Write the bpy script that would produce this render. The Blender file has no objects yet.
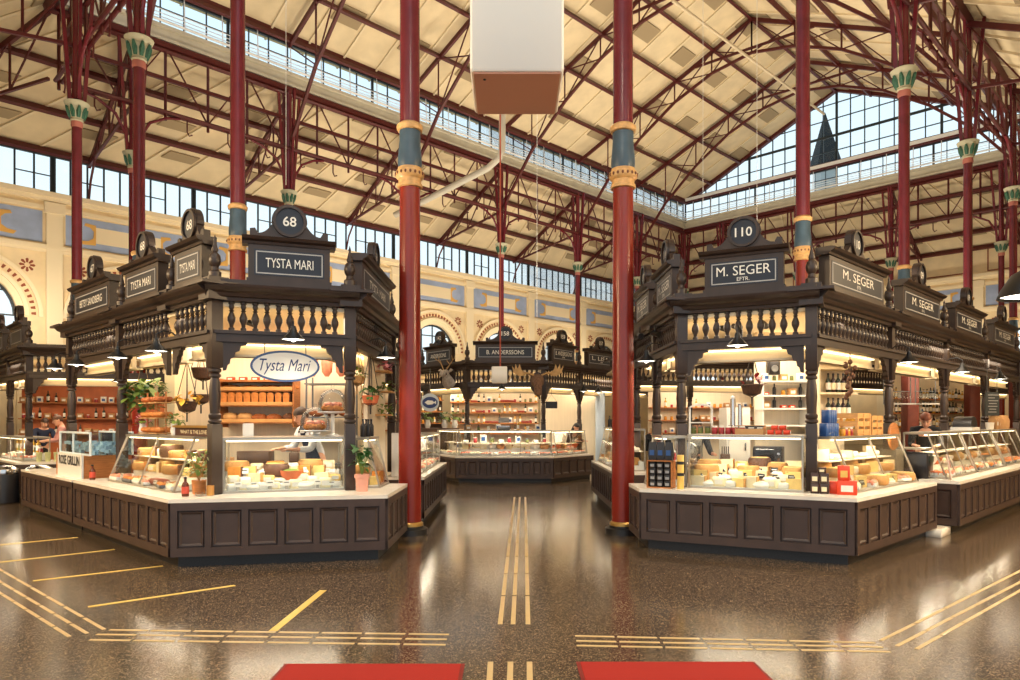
import bpy, math, random
from mathutils import Vector, Matrix
random.seed(11)
C = bpy.context.scene.collection
PI = math.pi
R2 = math.sqrt(0.5)
V = Vector

# ------------------------------------------------------------------ materials
MATS = {}
def mat(name, col, rough=0.5, metal=0.0, spec=0.5, var=0.0, scale=8.0, bump=0.0, emit=0.0, stretch=None, col2=None):
    if name in MATS: return MATS[name]
    m = bpy.data.materials.new(name); m.use_nodes = True
    nt = m.node_tree; b = nt.nodes['Principled BSDF']
    b.inputs['Base Color'].default_value = (*col, 1)
    b.inputs['Roughness'].default_value = rough
    b.inputs['Metallic'].default_value = metal
    b.inputs['Specular IOR Level'].default_value = spec
    if emit:
        b.inputs['Emission Color'].default_value = (*col, 1)
        b.inputs['Emission Strength'].default_value = emit
    if var or bump or col2:
        tc = nt.nodes.new('ShaderNodeTexCoord')
        mp = nt.nodes.new('ShaderNodeMapping')
        nt.links.new(tc.outputs['Object'], mp.inputs[0])
        if stretch: mp.inputs['Scale'].default_value = stretch
        nz = nt.nodes.new('ShaderNodeTexNoise'); nz.inputs['Scale'].default_value = scale
        nz.inputs['Detail'].default_value = 4
        nt.links.new(mp.outputs[0], nz.inputs['Vector'])
        if var or col2:
            rp = nt.nodes.new('ShaderNodeValToRGB')
            a = [max(0, c*(1-var)) for c in col]; d = [min(1, c*(1+var)) for c in col]
            if col2: a = col; d = col2
            rp.color_ramp.elements[0].position = 0.35; rp.color_ramp.elements[1].position = 0.65
            rp.color_ramp.elements[0].color = (*a, 1); rp.color_ramp.elements[1].color = (*d, 1)
            nt.links.new(nz.outputs['Fac'], rp.inputs[0])
            nt.links.new(rp.outputs[0], b.inputs['Base Color'])
        if bump:
            bp = nt.nodes.new('ShaderNodeBump'); bp.inputs['Strength'].default_value = bump
            bp.inputs['Distance'].default_value = 0.01
            nt.links.new(nz.outputs['Fac'], bp.inputs['Height'])
            nt.links.new(bp.outputs[0], b.inputs['Normal'])
    MATS[name] = m
    return m

def glassmat(name, tint=(1, 1, 1), refl=0.9):
    m = bpy.data.materials.new(name); m.use_nodes = True
    nt = m.node_tree; nt.nodes.clear()
    out = nt.nodes.new('ShaderNodeOutputMaterial'); mx = nt.nodes.new('ShaderNodeMixShader')
    tr = nt.nodes.new('ShaderNodeBsdfTransparent'); gl = nt.nodes.new('ShaderNodeBsdfGlossy')
    fr = nt.nodes.new('ShaderNodeFresnel'); fr.inputs['IOR'].default_value = 1.35
    mu = nt.nodes.new('ShaderNodeMath'); mu.operation = 'MULTIPLY'; mu.inputs[1].default_value = refl
    tr.inputs[0].default_value = (*tint, 1); gl.inputs['Roughness'].default_value = 0.02
    nt.links.new(fr.outputs[0], mu.inputs[0]); nt.links.new(mu.outputs[0], mx.inputs[0])
    nt.links.new(tr.outputs[0], mx.inputs[1]); nt.links.new(gl.outputs[0], mx.inputs[2])
    nt.links.new(mx.outputs[0], out.inputs[0])
    MATS[name] = m
    return m

def lin(r, g, b):
    f = lambda c: (c/255/12.92) if c/255 <= 0.04045 else ((c/255+0.055)/1.055)**2.4
    return (f(r), f(g), f(b))

# ------------------------------------------------------------------ mesh builder
ORG = {}
class Fr:
    """a face's own frame: ax to the right seen from outside, up, az outwards"""
    def __init__(s, o, ax, az=None, up=V((0, 0, 1))):
        s.o = V(o); s.ax = V(ax).normalized(); s.up = V(up)
        s.az = V(az) if az is not None else s.ax.cross(s.up)
    def p(s, x, y, z=0): return s.o + s.ax*x + s.up*y + s.az*z

class MB:
    def __init__(s): s.v = []; s.f = []; s.mi = []; s.cur = 0
    def m(s, i): s.cur = i; return s
    def add(s, vs, fs):
        n = len(s.v); s.v += [tuple(x) for x in vs]
        for f in fs: s.f.append([i+n for i in f]); s.mi.append(s.cur)
        return s
    def box(s, c, d, rz=0, M=None):
        c = V(c); x, y, z = d[0]/2, d[1]/2, d[2]/2
        pts = [V(p) for p in ((-x,-y,-z),(x,-y,-z),(x,y,-z),(-x,y,-z),(-x,-y,z),(x,-y,z),(x,y,z),(-x,y,z))]
        if M is None: M = Matrix.Rotation(rz, 3, 'Z')
        return s.add([c + M @ p for p in pts], [(3,2,1,0),(4,5,6,7),(0,1,5,4),(1,2,6,5),(2,3,7,6),(3,0,4,7)])
    def rbox(s, c, d, b=0.01, rz=0):
        """box with chamfered vertical and top edges"""
        c = V(c); x, y, z = d[0]/2, d[1]/2, d[2]/2; M = Matrix.Rotation(rz, 3, 'Z')
        def ring(ix, zz): 
            X, Y = x-ix, y-ix
            return [c + M @ V(p) for p in ((-X+b,-Y,zz),(X-b,-Y,zz),(X,-Y+b,zz),(X,Y-b,zz),(X-b,Y,zz),(-X+b,Y,zz),(-X,Y-b,zz),(-X,-Y+b,zz))]
        rs = [ring(b*.7, -z), ring(0, -z+b), ring(0, z-b), ring(b*.7, z)]
        return s.rings(rs)
    def rings(s, rs, caps=True):
        n = len(rs[0]); vs = [p for r in rs for p in r]; fs = []
        for k in range(len(rs)-1):
            for i in range(n):
                j = (i+1) % n
                fs.append((k*n+i, k*n+j, (k+1)*n+j, (k+1)*n+i))
        if caps:
            fs.append(tuple(reversed(range(n)))); fs.append(tuple(range((len(rs)-1)*n, len(rs)*n)))
        return s.add(vs, fs)
    def beam(s, p, q, w, h, up=(0, 0, 1)):
        p, q = V(p), V(q); d = (q-p).normalized(); u = V(up)
        x = d.cross(u)
        if x.length < 1e-4: x = d.cross(V((1, 0, 0)))
        x.normalize(); u = x.cross(d)
        a, b = x*(w/2), u*(h/2)
        return s.rings([[p-a-b, p+a-b, p+a+b, p-a+b], [q-a-b, q+a-b, q+a+b, q-a+b]])
    def tube(s, p, q, r, n=8, r2=None):
        return s.path([p, q], [r, r if r2 is None else r2], n)
    def path(s, pts, r, n=8):
        pts = [V(p) for p in pts]
        if not isinstance(r, (list, tuple)): r = [r]*len(pts)
        d0 = (pts[1]-pts[0]).normalized()
        x = d0.cross(V((0, 0, 1)))
        if x.length < 1e-3: x = V((1, 0, 0))
        x.normalize(); rs = []
        for k, p in enumerate(pts):
            a = pts[max(0, k-1)]; b = pts[min(len(pts)-1, k+1)]
            d = (b-a).normalized(); x = (x - d*x.dot(d)).normalized(); y = d.cross(x)
            rs.append([p + (x*math.cos(t)+y*math.sin(t))*r[k] for t in [2*PI*i/n for i in range(n)]])
        return s.rings(rs)
    def lathe(s, c, prof, n=16, M=None, sq=False):
        c = V(c); rs = []
        for r, z in prof:
            r = max(r, 1e-4)
            ring = []
            for i in range(n):
                t = 2*PI*(i+.5)/n
                p = V((r*math.cos(t), r*math.sin(t), z))
                ring.append(c + (M @ p if M else p))
            rs.append(ring)
        return s.rings(rs)
    def ell(s, c, r, n=10, m=6, M=None):
        c = V(c); rs = []
        for k in range(m+1):
            a = -PI/2 + PI*k/m
            a = max(-PI/2+.05, min(PI/2-.05, a))
            ring = [V((r[0]*math.cos(a)*math.cos(2*PI*i/n), r[1]*math.cos(a)*math.sin(2*PI*i/n), r[2]*math.sin(a))) for i in range(n)]
            rs.append([c + (M @ p if M else p) for p in ring])
        return s.rings(rs)
    def prism(s, poly, F, d0, d1):
        n = len(poly)
        a = [F.p(x, y, d0) for x, y in poly]; b = [F.p(x, y, d1) for x, y in poly]
        fs = [tuple(range(n, 2*n)), tuple(reversed(range(n)))]
        fs += [(i, (i+1) % n, n+(i+1) % n, n+i) for i in range(n)]
        return s.add(a+b, fs)
    def slab(s, pts, z0, z1):
        n = len(pts)
        vs = [(p[0], p[1], z0) for p in pts] + [(p[0], p[1], z1) for p in pts]
        fs = [tuple(reversed(range(n))), tuple(range(n, 2*n))] + [(i, (i+1) % n, n+(i+1) % n, n+i) for i in range(n)]
        return s.add(vs, fs)
    def sweep(s, prof, F, x0, x1):
        """profile [(out, z)] carried along a face from x0 to x1"""
        rs = [[F.p(x, z, o) for o, z in prof] for x in (x0, x1)]
        return s.rings(rs)
    def mesh(s, name, mats, off=V((0, 0, 0)), smooth=True):
        me = bpy.data.meshes.new(name)
        me.from_pydata([(x-off[0], y-off[1], z-off[2]) for x, y, z in s.v], [], s.f)
        if not isinstance(mats, (list, tuple)): mats = [mats]
        for m in mats: me.materials.append(m)
        if len(mats) > 1: me.polygons.foreach_set('material_index', s.mi)
        import bmesh as _b
        bm = _b.new(); bm.from_mesh(me); _b.ops.recalc_face_normals(bm, faces=bm.faces); bm.to_mesh(me); bm.free()
        if smooth:
            me.polygons.foreach_set('use_smooth', [True]*len(me.polygons))
            me.set_sharp_from_angle(angle=math.radians(38))
        me.update()
        return me
    def part(s, name, mats, parent, label=None, smooth=True):
        off = ORG.get(parent.name, V((0, 0, 0)))
        o = bpy.data.objects.new(name, s.mesh(name, mats, off, smooth)); C.objects.link(o); o.parent = parent
        ORG[o.name] = off
        if label: o['label'] = label
        return o
    def top(s, name, mats, label, cat, loc=None, rz=0, group=None, kind=None, smooth=True):
        """one top-level mesh; world coords when loc is None, else local coords about loc"""
        if loc is None:
            x = [p[0] for p in s.v]; y = [p[1] for p in s.v]; z = [p[2] for p in s.v]
            off = V(((min(x)+max(x))/2, (min(y)+max(y))/2, min(z))); o = bpy.data.objects.new(name, s.mesh(name, mats, off, smooth)); o.location = off
            C.objects.link(o); ORG[o.name] = off
        else:
            o = bpy.data.objects.new(name, s.mesh(name, mats, smooth=smooth)); o.location = loc; o.rotation_euler = (0, 0, rz)
            C.objects.link(o); ORG[o.name] = V((0, 0, 0))
        tag(o, label, cat, group, kind)
        return o

def tag(o, label=None, cat=None, group=None, kind=None):
    if label: o['label'] = label
    if cat: o['category'] = cat
    if group: o['group'] = group
    if kind: o['kind'] = kind
    return o

def thing(name, label, cat, loc, rz=0, group=None, local=False):
    o = bpy.data.objects.new(name, None); o.empty_display_size = .2; C.objects.link(o)
    o.location = loc; o.rotation_euler = (0, 0, rz)
    ORG[o.name] = V((0, 0, 0)) if local else V(loc)
    return tag(o, label, cat, group)

def dup(o, loc, rz=None, label=None, group=None, scale=None):
    def cp(src, par):
        c = src.copy(); C.objects.link(c)
        if par: c.parent = par
        for ch in src.children: cp(ch, c)
        return c
    r = cp(o, None); r.location = loc
    if rz is not None: r.rotation_euler = (0, 0, rz)
    if label: r['label'] = label
    if group: r['group'] = group
    if scale: r.scale = scale if isinstance(scale, tuple) else (scale,)*3
    return r

def link_part(me, name, parent, loc, rz=0):
    o = bpy.data.objects.new(name, me); C.objects.link(o); o.parent = parent
    o.location = V(loc) - ORG.get(parent.name, V((0, 0, 0))); o.rotation_euler = (0, 0, rz)
    return o

# ------------------------------------------------------------------ lettering as mesh
_TX = {}
def text_geo(s, size, shear=0.0, bold=0.0, width=None):
    key = (s, size, shear, bold, width)
    if key in _TX: return _TX[key]
    cu = bpy.data.curves.new('tmp', 'FONT'); cu.body = s; cu.size = size; cu.shear = shear
    cu.align_x = 'CENTER'; cu.align_y = 'CENTER'; cu.resolution_u = 3; cu.offset = bold
    ob = bpy.data.objects.new('tmp', cu); C.objects.link(ob)
    dg = bpy.context.evaluated_depsgraph_get(); dg.update()
    me = bpy.data.meshes.new_from_object(ob.evaluated_get(dg))
    vs = [(v.co.x, v.co.y) for v in me.vertices]; fs = [list(p.vertices) for p in me.polygons]
    bpy.data.objects.remove(ob); bpy.data.curves.remove(cu); bpy.data.meshes.remove(me)
    if vs:
        x0 = min(v[0] for v in vs); x1 = max(v[0] for v in vs); y0 = min(v[1] for v in vs); y1 = max(v[1] for v in vs)
        k = 1 if width is None else width/(x1-x0)
        vs = [((x-(x0+x1)/2)*k, y-(y0+y1)/2) for x, y in vs]
    _TX[key] = (vs, fs)
    return vs, fs
def put_text(mb, s, F, cx, cy, d, size, **k):
    vs, fs = text_geo(s, size, **k)
    mb.add([F.p(cx+x, cy+y, d) for x, y in vs], fs)
    # a thin rim gives the letters depth
    return mb

ORD = ['', 'first', 'second', 'third', 'fourth', 'fifth', 'sixth', 'seventh', 'eighth', 'ninth', 'tenth', 'eleventh', 'twelfth',
       'thirteenth', 'fourteenth', 'fifteenth', 'sixteenth', 'seventeenth', 'eighteenth', 'nineteenth', 'twentieth', 'twenty-first', 'twenty-second', 'twenty-third', 'twenty-fourth', 'twenty-fifth', 'twenty-sixth', 'twenty-seventh', 'twenty-eighth']

def uv(u, v, z=0.0): return V(((u-v)*R2, (u+v)*R2, z))
def unpix(px, Y): return (px-510)/705*Y
def pz(py, Y): return 1.7-(py-420.5)*Y/705
def pix(px, py, Y): return V((unpix(px, Y), Y, pz(py, Y)))
WORLD = 1.4; STALL = .8; UP = .64; EXPO = 0.0; CASE = .8; SPOTP = 1.4; HALL = .5; SIDE = 1.8; WASH = .45
# ------------------------------------------------------------------ hall materials
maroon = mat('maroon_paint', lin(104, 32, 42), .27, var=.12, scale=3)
maroon_lamplit = mat('maroon_paint_lamplit', lin(132, 38, 26), .26, var=.08, scale=2)  # warm stall light on the lower shafts, painted in as a more orange maroon
steel_red = mat('red_oxide_steel', lin(80, 19, 19), .5, var=.1, scale=4)
blue_drum = mat('slate_blue_paint', lin(62, 84, 100), .35, var=.15, scale=5)
gold = mat('ochre_gold_paint', lin(206, 162, 104), .45, var=.15, scale=14)
cream_paint = mat('cream_stone_paint', lin(238, 218, 178), .7, var=.05, scale=2)
cream_trim = mat('pale_cream_trim', lin(246, 231, 198), .65)
deck_mat = mat('cream_boards', lin(218, 200, 164), .75, var=.07, scale=1.2)
deck_rib = mat('cream_rib', lin(222, 206, 174), .75)
frieze_blue = mat('frieze_blue', lin(160, 178, 214), .7, var=.1, scale=1.5)
parapet_mat = mat('grey_parapet', lin(196, 190, 172), .7, var=.06, scale=2)
steel_dark = mat('dark_window_frame', lin(40, 52, 60), .5)
white_rail = mat('white_rail', lin(235, 238, 240), .5)
green_leaf_paint = mat('capital_green', lin(52, 98, 78), .5, var=.4, scale=30)
red_paint = mat('rosette_red', lin(146, 78, 50), .7)
glass_win = glassmat('window_glass', (.97, 1, 1), .6)
black_plinth = mat('black_plinth', lin(30, 28, 28), .35)
brass = mat('brass_ring', lin(200, 160, 90), .35, metal=.8)

# floor: dark polished terrazzo
def floor_mat():
    m = bpy.data.materials.new('terrazzo'); m.use_nodes = True; nt = m.node_tree; b = nt.nodes['Principled BSDF']
    tc = nt.nodes.new('ShaderNodeTexCoord')
    vo = nt.nodes.new('ShaderNodeTexVoronoi'); vo.inputs['Scale'].default_value = 120
    n2 = nt.nodes.new('ShaderNodeTexNoise'); n2.inputs['Scale'].default_value = .45; n2.inputs['Detail'].default_value = 3
    rp = nt.nodes.new('ShaderNodeValToRGB'); e = rp.color_ramp.elements
    e[0].position = 0; e[0].color = (*lin(44, 36, 29), 1); e[1].position = 1; e[1].color = (*lin(168, 144, 112), 1)
    k = rp.color_ramp.elements.new(.55); k.color = (*lin(78, 64, 51), 1)
    k = rp.color_ramp.elements.new(.8); k.color = (*lin(106, 88, 69), 1)
    nt.links.new(tc.outputs['Object'], vo.inputs['Vector']); nt.links.new(tc.outputs['Object'], n2.inputs['Vector'])
    sp = nt.nodes.new('ShaderNodeSeparateColor'); nt.links.new(vo.outputs['Color'], sp.inputs[0])
    nt.links.new(sp.outputs[0], rp.inputs[0])
    mx = nt.nodes.new('ShaderNodeMix'); mx.data_type = 'RGBA'; mx.blend_type = 'MULTIPLY'; mx.inputs[0].default_value = .35
    r2 = nt.nodes.new('ShaderNodeValToRGB'); r2.color_ramp.elements[0].position = .3; r2.color_ramp.elements[1].position = .7
    r2.color_ramp.elements[0].color = (.6, .58, .55, 1)
    nt.links.new(n2.outputs['Fac'], r2.inputs[0])
    nt.links.new(rp.outputs[0], mx.inputs[6]); nt.links.new(r2.outputs[0], mx.inputs[7]); nt.links.new(mx.outputs[2], b.inputs['Base Color'])
    mr = nt.nodes.new('ShaderNodeMapRange'); mr.inputs[3].default_value = .1; mr.inputs[4].default_value = .22
    nt.links.new(n2.outputs['Fac'], mr.inputs[0]); nt.links.new(mr.outputs[0], b.inputs['Roughness'])
    b.inputs['Specular IOR Level'].default_value = .75
    return m
terrazzo = floor_mat()

UW, VW = 54.0, 34.5         # outer walls
U0, U1, V0, V1 = 6.3, 47.6, 6.3, 28.7     # nave
ZP, ZS, ZE, ZR = 16.3, 17.05, 18.4, 23.4
VM = (V0+V1)/2
MB().slab([uv(-9, -9), uv(UW+.4, -9), uv(UW+.4, VW+.4), uv(-9, VW+.4)], -.25, 0).top('floor', terrazzo, None, None, kind='structure', loc=(0, 0, 0))

# ---------------------------------------------------------------- outer walls with arches, friezes and window band
def outer_wall(side, F, L, centers, pil, panel_skip=()):
    w = MB()
    # wall with round-headed arch openings: build in vertical strips between pilasters
    edges = [0.0] + pil + [L]
    Zt = 11.2
    for a, b in zip(edges[:-1], edges[1:]):
        c = [x for x in centers if a < x < b]
        if not c:
            w.prism([(a, 0), (b, 0), (b, Zt), (a, Zt)], F, -.4, 0); continue
        c = c[0]; r = min(1.7, (b-a)/2-.3); zc = 6.0
        arc = [(c + r*math.cos(t), zc + r*math.sin(t)) for t in [PI*i/14 for i in range(15)]]
        w.prism([(a, 0), (c-r, 0)] + list(reversed(arc)) + [(c+r, 0), (b, 0), (b, Zt), (a, Zt)], F, -.4, 0)
    w.prism([(0, 12.9), (L, 12.9), (L, 13.6), (0, 13.6)], F, -.4, .02)
    wall = w.top('wall_'+side, cream_paint, None, None, kind='structure', loc=(0, 0, 0))
    t = MB()
    for a in pil:
        t.prism([(a-.3, 0), (a+.3, 0), (a+.3, 10.75), (a-.3, 10.75)], F, 0, .14)
        t.prism([(a-.38, 10.35), (a+.38, 10.35), (a+.38, 10.8), (a-.38, 10.8)], F, 0, .2)
    for z0, z1, d in ((8.85, 9.02, .16), (8.72, 8.85, .09), (10.5, 10.66, .1), (10.85, 11.0, .22), (11.0, 11.2, .34)):
        t.prism([(0, z0), (L, z0), (L, z1), (0, z1)], F, 0, d)
    for c in centers:
        for r0, r1, d in ((1.7, 1.95, .05), (1.95, 2.1, .14), (2.45, 2.6, .12)):
            n = 24
            o = [(c+r1*math.cos(PI*i/n), 6+r1*math.sin(PI*i/n)) for i in range(n+1)]
            i_ = [(c+r0*math.cos(PI*i/n), 6+r0*math.sin(PI*i/n)) for i in range(n+1)]
            t.prism(o + list(reversed(i_)), F, 0, d)
    t.top('trim_'+side, cream_trim, None, None, kind='structure', loc=(0, 0, 0))
    ro = MB()
    for c in centers:
        for i in range(30):
            a = PI*(i+.5)/30
            M = Matrix.Rotation(0, 3, 'Z')
            q = [(c+rr*math.cos(a+da), 6+rr*math.sin(a+da)) for rr, da in ((2.2, -.018), (2.36, -.026), (2.36, .026), (2.2, .018))]
            ro.prism(q, F, 0, .04)
    for a in pil:
        for s in (-.95, .95):
            for k in range(8):
                t0 = 2*PI*k/8
                q = [(a+s+rr*math.cos(t0+da), 8.1+rr*math.sin(t0+da)) for rr, da in ((.1, -.3), (.25, -.22), (.29, 0), (.25, .22), (.1, .3))]
                ro.prism(q, F, 0, .02)
    ro.top('trim_'+side+'_rosettes', red_paint, None, None, kind='structure', loc=(0, 0, 0))
    fb = MB()
    for a, b in zip(edges[:-1], edges[1:]):
        x0, x1 = a+.42, b-.42
        if x1-x0 < 2: continue
        fb.m(0).prism([(x0, 9.12), (x1, 9.12), (x1, 10.42), (x0, 10.42)], F, 0, .02)
        xm = (x0+x1)/2; h = (x1-x0)*.27
        fb.m(1).prism([(xm-h, 9.4), (xm+h, 9.4), (xm+h, 10.1), (xm-h, 10.1)], F, .02, .035)
        for s in (-1, 1):   # scroll ends of the painted banderole
            e = xm+s*h
            pts = [(e, 9.32), (e+s*.5, 9.28), (e+s*.62, 9.42), (e+s*.3, 9.46), (e+s*.1, 9.6), (e+s*.08, 9.9), (e+s*.22, 10.05), (e+s*.45, 10.1), (e+s*.4, 10.22), (e, 10.18)]
            if s < 0: pts.reverse()
            fb.m(2).prism(pts, F, .02, .045)
    fb.top('trim_'+side+'_frieze', [frieze_blue, cream_trim, mat('frieze_ochre', lin(226, 178, 96), .7)], None, None, kind='structure', loc=(0, 0, 0))
    # arch windows
    n = 0
    return edges

FL = Fr(uv(0, VW), uv(1, 0) - uv(0, 0)); 
pilL = [7.4, 13.2, 19.0, 24.85, 30.7, 36.55, 42.4, 48.25]
cenL = [4.4, 10.3, 16.1, 21.9, 27.8, 33.6, 39.5, 45.3]
outer_wall('left', FL, UW, cenL, pilL)
FE = Fr(uv(UW, VW), uv(0, 0) - uv(0, 1))
pilE = [6.2, 12, 17.8, 23.6, 29.4]
cenE = [3.3, 9.1, 14.9, 20.7, 26.5, 32]
outer_wall('end', FE, VW, cenE, pilE)

NW = [0]
def window_struct(frame_mb, glass_mb):
    NW[0] += 1
    o = frame_mb.top('window_%d' % NW[0], steel_dark, None, None, kind='structure', loc=(0, 0, 0), smooth=False)
    g = glass_mb.part('window_pane', glass_win, o, smooth=False)
    return o
def grid_window(F, x0, x1, z0, z1, nx, zs, d=-.2, w=.05, big=(), stag=False):
    f = MB(); g = MB()
    f.prism([(x0, z0), (x1, z0), (x1, z0+.08), (x0, z0+.08)], F, d-.05, d+.05)
    f.prism([(x0, z1-.1), (x1, z1-.1), (x1, z1), (x0, z1)], F, d-.05, d+.05)
    for i in range(nx+1):
        x = x0+(x1-x0)*i/nx; ww = w*(3.2 if i in big else 1)
        f.prism([(x-ww/2, z0), (x+ww/2, z0), (x+ww/2, z1), (x-ww/2, z1)], F, d-.04, d+.04)
    for k, z in enumerate(zs):
        for i in range(nx):
            a = x0+(x1-x0)*i/nx; b = x0+(x1-x0)*(i+1)/nx
            if stag and (i % 4 in (0, 3)): continue
            f.prism([(a, z-.02), (b, z-.02), (b, z+.02), (a, z+.02)], F, d-.03, d+.03)
    g.prism([(x0, z0), (x1, z0), (x1, z1), (x0, z1)], F, d-.006, d+.006)
    return window_struct(f, g)
for a, b in zip([0]+pilL, pilL+[UW]):
    grid_window(FL, a, b, 11.2, 12.9, max(4, int((b-a)/.62)), [12.0], big=(0,), stag=True, w=.065)
m = MB().prism([(0, 11.2), (VW, 11.2), (VW, 13.2), (0, 13.2)], FE, -.35, -.02)
m.top('wall_end_upper', cream_paint, None, None, kind='structure', loc=(0, 0, 0))
m = MB()
for a, b in zip([0]+pilE, pilE+[VW]):
    for q in ((a+.5, 11.35, b-.5, 11.42), (a+.5, 12.78, b-.5, 12.85), (a+.5, 11.35, a+.57, 12.85), (b-.57, 11.35, b-.5, 12.85)):
        m.prism([(q[0], q[1]), (q[2], q[1]), (q[2], q[3]), (q[0], q[3])], FE, -.03, .01)
m.top('trim_end_panels', red_paint, None, None, kind='structure', loc=(0, 0, 0))
for F, cs in ((FL, cenL), (FE, cenE)):
    for c in cs:
        f = MB(); g = MB(); r = 1.7
        arc = [(c+r*math.cos(PI*i/16), 6+r*math.sin(PI*i/16)) for i in range(17)]
        arc2 = [(c+(r-.1)*math.cos(PI*i/16), 6+(r-.1)*math.sin(PI*i/16)) for i in range(17)]
        f.prism(arc+list(reversed(arc2)), F, -.25, -.15)
        for x in (-.85, 0, .85):
            h = math.sqrt(r*r-x*x)
            f.prism([(c+x-.03, 4.7), (c+x+.03, 4.7), (c+x+.03, 6+h), (c+x-.03, 6+h)], F, -.23, -.17)
        for z in (4.7, 6.0, 7.0):
            h = r if z <= 6 else math.sqrt(r*r-(z-6)**2)
            f.prism([(c-h, z-.03), (c+h, z-.03), (c+h, z+.03), (c-h, z+.03)], F, -.23, -.17)
        g.prism([(c-r, 4.7), (c+r, 4.7)] + arc, F, -.205, -.195)
        window_struct(f, g)
        MB().prism([(c-r, 0), (c+r, 0), (c+r, 4.7), (c-r, 4.7)], F, -.35, -.1).top('trim_sill', cream_paint, None, None, kind='structure', loc=(0, 0, 0))

# near walls of the hall beside the entrance; the chamfered entrance itself is open to daylight
for nm, pts in (('near_left', [(-6, 7), (-6, VW), (-5.6, VW), (-5.6, 7)]), ('near_right', [(7, -6), (UW, -6), (UW, -5.6), (7, -5.6)]), ('near_left_return', [(-6, VW), (0, VW), (0, VW+.4), (-6, VW+.4)]), ('near_right_return', [(UW, -6), (UW, .1), (UW+.4, .1), (UW+.4, -6)])):
    MB().slab([uv(*q) for q in pts], 0, 13.4).top('wall_'+nm, cream_paint, None, None, kind='structure', loc=(0, 0, 0))
MB().slab([uv(-6, -6), uv(UW, -6), uv(UW, -.3), uv(-.3, -.3), uv(-.3, VW), uv(-6, VW)], 13.1, 13.3).top('ceiling_near', deck_mat, None, None, kind='structure', loc=(0, 0, 0))
# ---------------------------------------------------------------- roofs
def roof_slab(name, quad, nrib, npan, t=.12):
    """quad: eave a, eave b, ridge b, ridge a (world points on the underside)"""
    a, b, c, d = [V(p) for p in quad]
    n = (b-a).cross(d-a).normalized()
    if n.z < 0: n = -n
    m = MB().add([a, b, c, d, a+n*t, b+n*t, c+n*t, d+n*t], [(0,1,2,3),(4,5,6,7),(0,1,5,4),(1,2,6,5),(2,3,7,6),(3,0,4,7)])
    o = m.top(name, deck_mat, None, None, kind='structure', loc=(0, 0, 0), smooth=False)
    r = MB()
    for i in range(nrib+1):
        f = i/nrib; p = a.lerp(b, f)-n*.04; q = d.lerp(c, f)-n*.04
        r.beam(p, q, .09, .1, up=n)
    r.top(name+'_joists', deck_rib, None, None, kind='structure', loc=(0, 0, 0), smooth=False)
    # thin darker slabs hung under the boards in staggered rows
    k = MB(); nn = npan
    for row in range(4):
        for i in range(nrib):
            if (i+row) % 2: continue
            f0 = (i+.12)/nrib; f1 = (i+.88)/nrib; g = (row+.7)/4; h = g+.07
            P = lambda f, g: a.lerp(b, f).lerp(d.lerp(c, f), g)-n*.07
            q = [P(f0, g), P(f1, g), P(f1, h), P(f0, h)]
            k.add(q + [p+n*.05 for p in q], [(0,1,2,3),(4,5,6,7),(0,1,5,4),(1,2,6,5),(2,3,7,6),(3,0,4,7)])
    k.top(name+'_panels', mat('darker_panel', lin(158, 140, 110), .9), None, None, kind='structure', loc=(0, 0, 0), smooth=False)
    return o
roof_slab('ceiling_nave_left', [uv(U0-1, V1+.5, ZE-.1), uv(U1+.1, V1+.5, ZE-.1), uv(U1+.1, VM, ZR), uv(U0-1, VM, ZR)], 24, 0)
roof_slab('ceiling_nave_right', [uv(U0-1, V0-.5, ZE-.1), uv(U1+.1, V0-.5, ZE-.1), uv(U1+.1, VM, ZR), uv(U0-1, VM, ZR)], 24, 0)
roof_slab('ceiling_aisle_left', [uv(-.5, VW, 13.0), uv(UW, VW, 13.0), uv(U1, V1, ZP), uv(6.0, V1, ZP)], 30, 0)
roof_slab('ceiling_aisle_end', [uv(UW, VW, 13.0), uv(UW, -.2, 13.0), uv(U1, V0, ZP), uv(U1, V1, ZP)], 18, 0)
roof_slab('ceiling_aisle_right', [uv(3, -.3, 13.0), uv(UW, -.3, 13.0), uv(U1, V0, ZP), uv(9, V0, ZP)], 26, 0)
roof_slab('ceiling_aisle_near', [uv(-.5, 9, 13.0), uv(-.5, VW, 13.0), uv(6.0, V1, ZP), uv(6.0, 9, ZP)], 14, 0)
def purlins(name, quad, fr, s=.16):
    a, b, c, d = [V(p) for p in quad]; m = MB()
    n = (b-a).cross(d-a).normalized()
    if n.z < 0: n = -n
    for g in fr:
        m.beam(a.lerp(d, g)-n*.2, b.lerp(c, g)-n*.2, s*.8, s*1.3, up=n)
    m.top(name, steel_red, None, None, kind='structure', loc=(0, 0, 0), smooth=False)
purlins('trim_purlins_nave_left', [uv(U0-1, V1, ZE), uv(U1, V1, ZE), uv(U1, VM, ZR), uv(U0-1, VM, ZR)], [.01, .2, .4, .6, .8, .99])
purlins('trim_purlins_nave_right', [uv(U0-1, V0, ZE), uv(U1, V0, ZE), uv(U1, VM, ZR), uv(U0-1, VM, ZR)], [.01, .2, .4, .6, .8])
purlins('trim_purlins_aisle_left', [uv(-.5, VW, 13.0), uv(UW, VW, 13.0), uv(U1, V1, ZP), uv(6, V1, ZP)], [.02, .33, .66, .98], .2)
purlins('trim_purlins_aisle_end', [uv(UW, VW, 13.0), uv(UW, -.2, 13.0), uv(U1, V0, ZP), uv(U1, V1, ZP)], [.02, .25, .5, .75, .98], .2)
purlins('trim_purlins_aisle_right', [uv(3, -.3, 13.0), uv(UW, -.3, 13.0), uv(U1, V0, ZP), uv(9, V0, ZP)], [.33, .66, .98], .2)
purlins('trim_purlins_aisle_near', [uv(-.5, 9, 13.0), uv(-.5, VW, 13.0), uv(6, V1, ZP), uv(6, 9, ZP)], [.33, .66, .98], .2)

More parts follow.
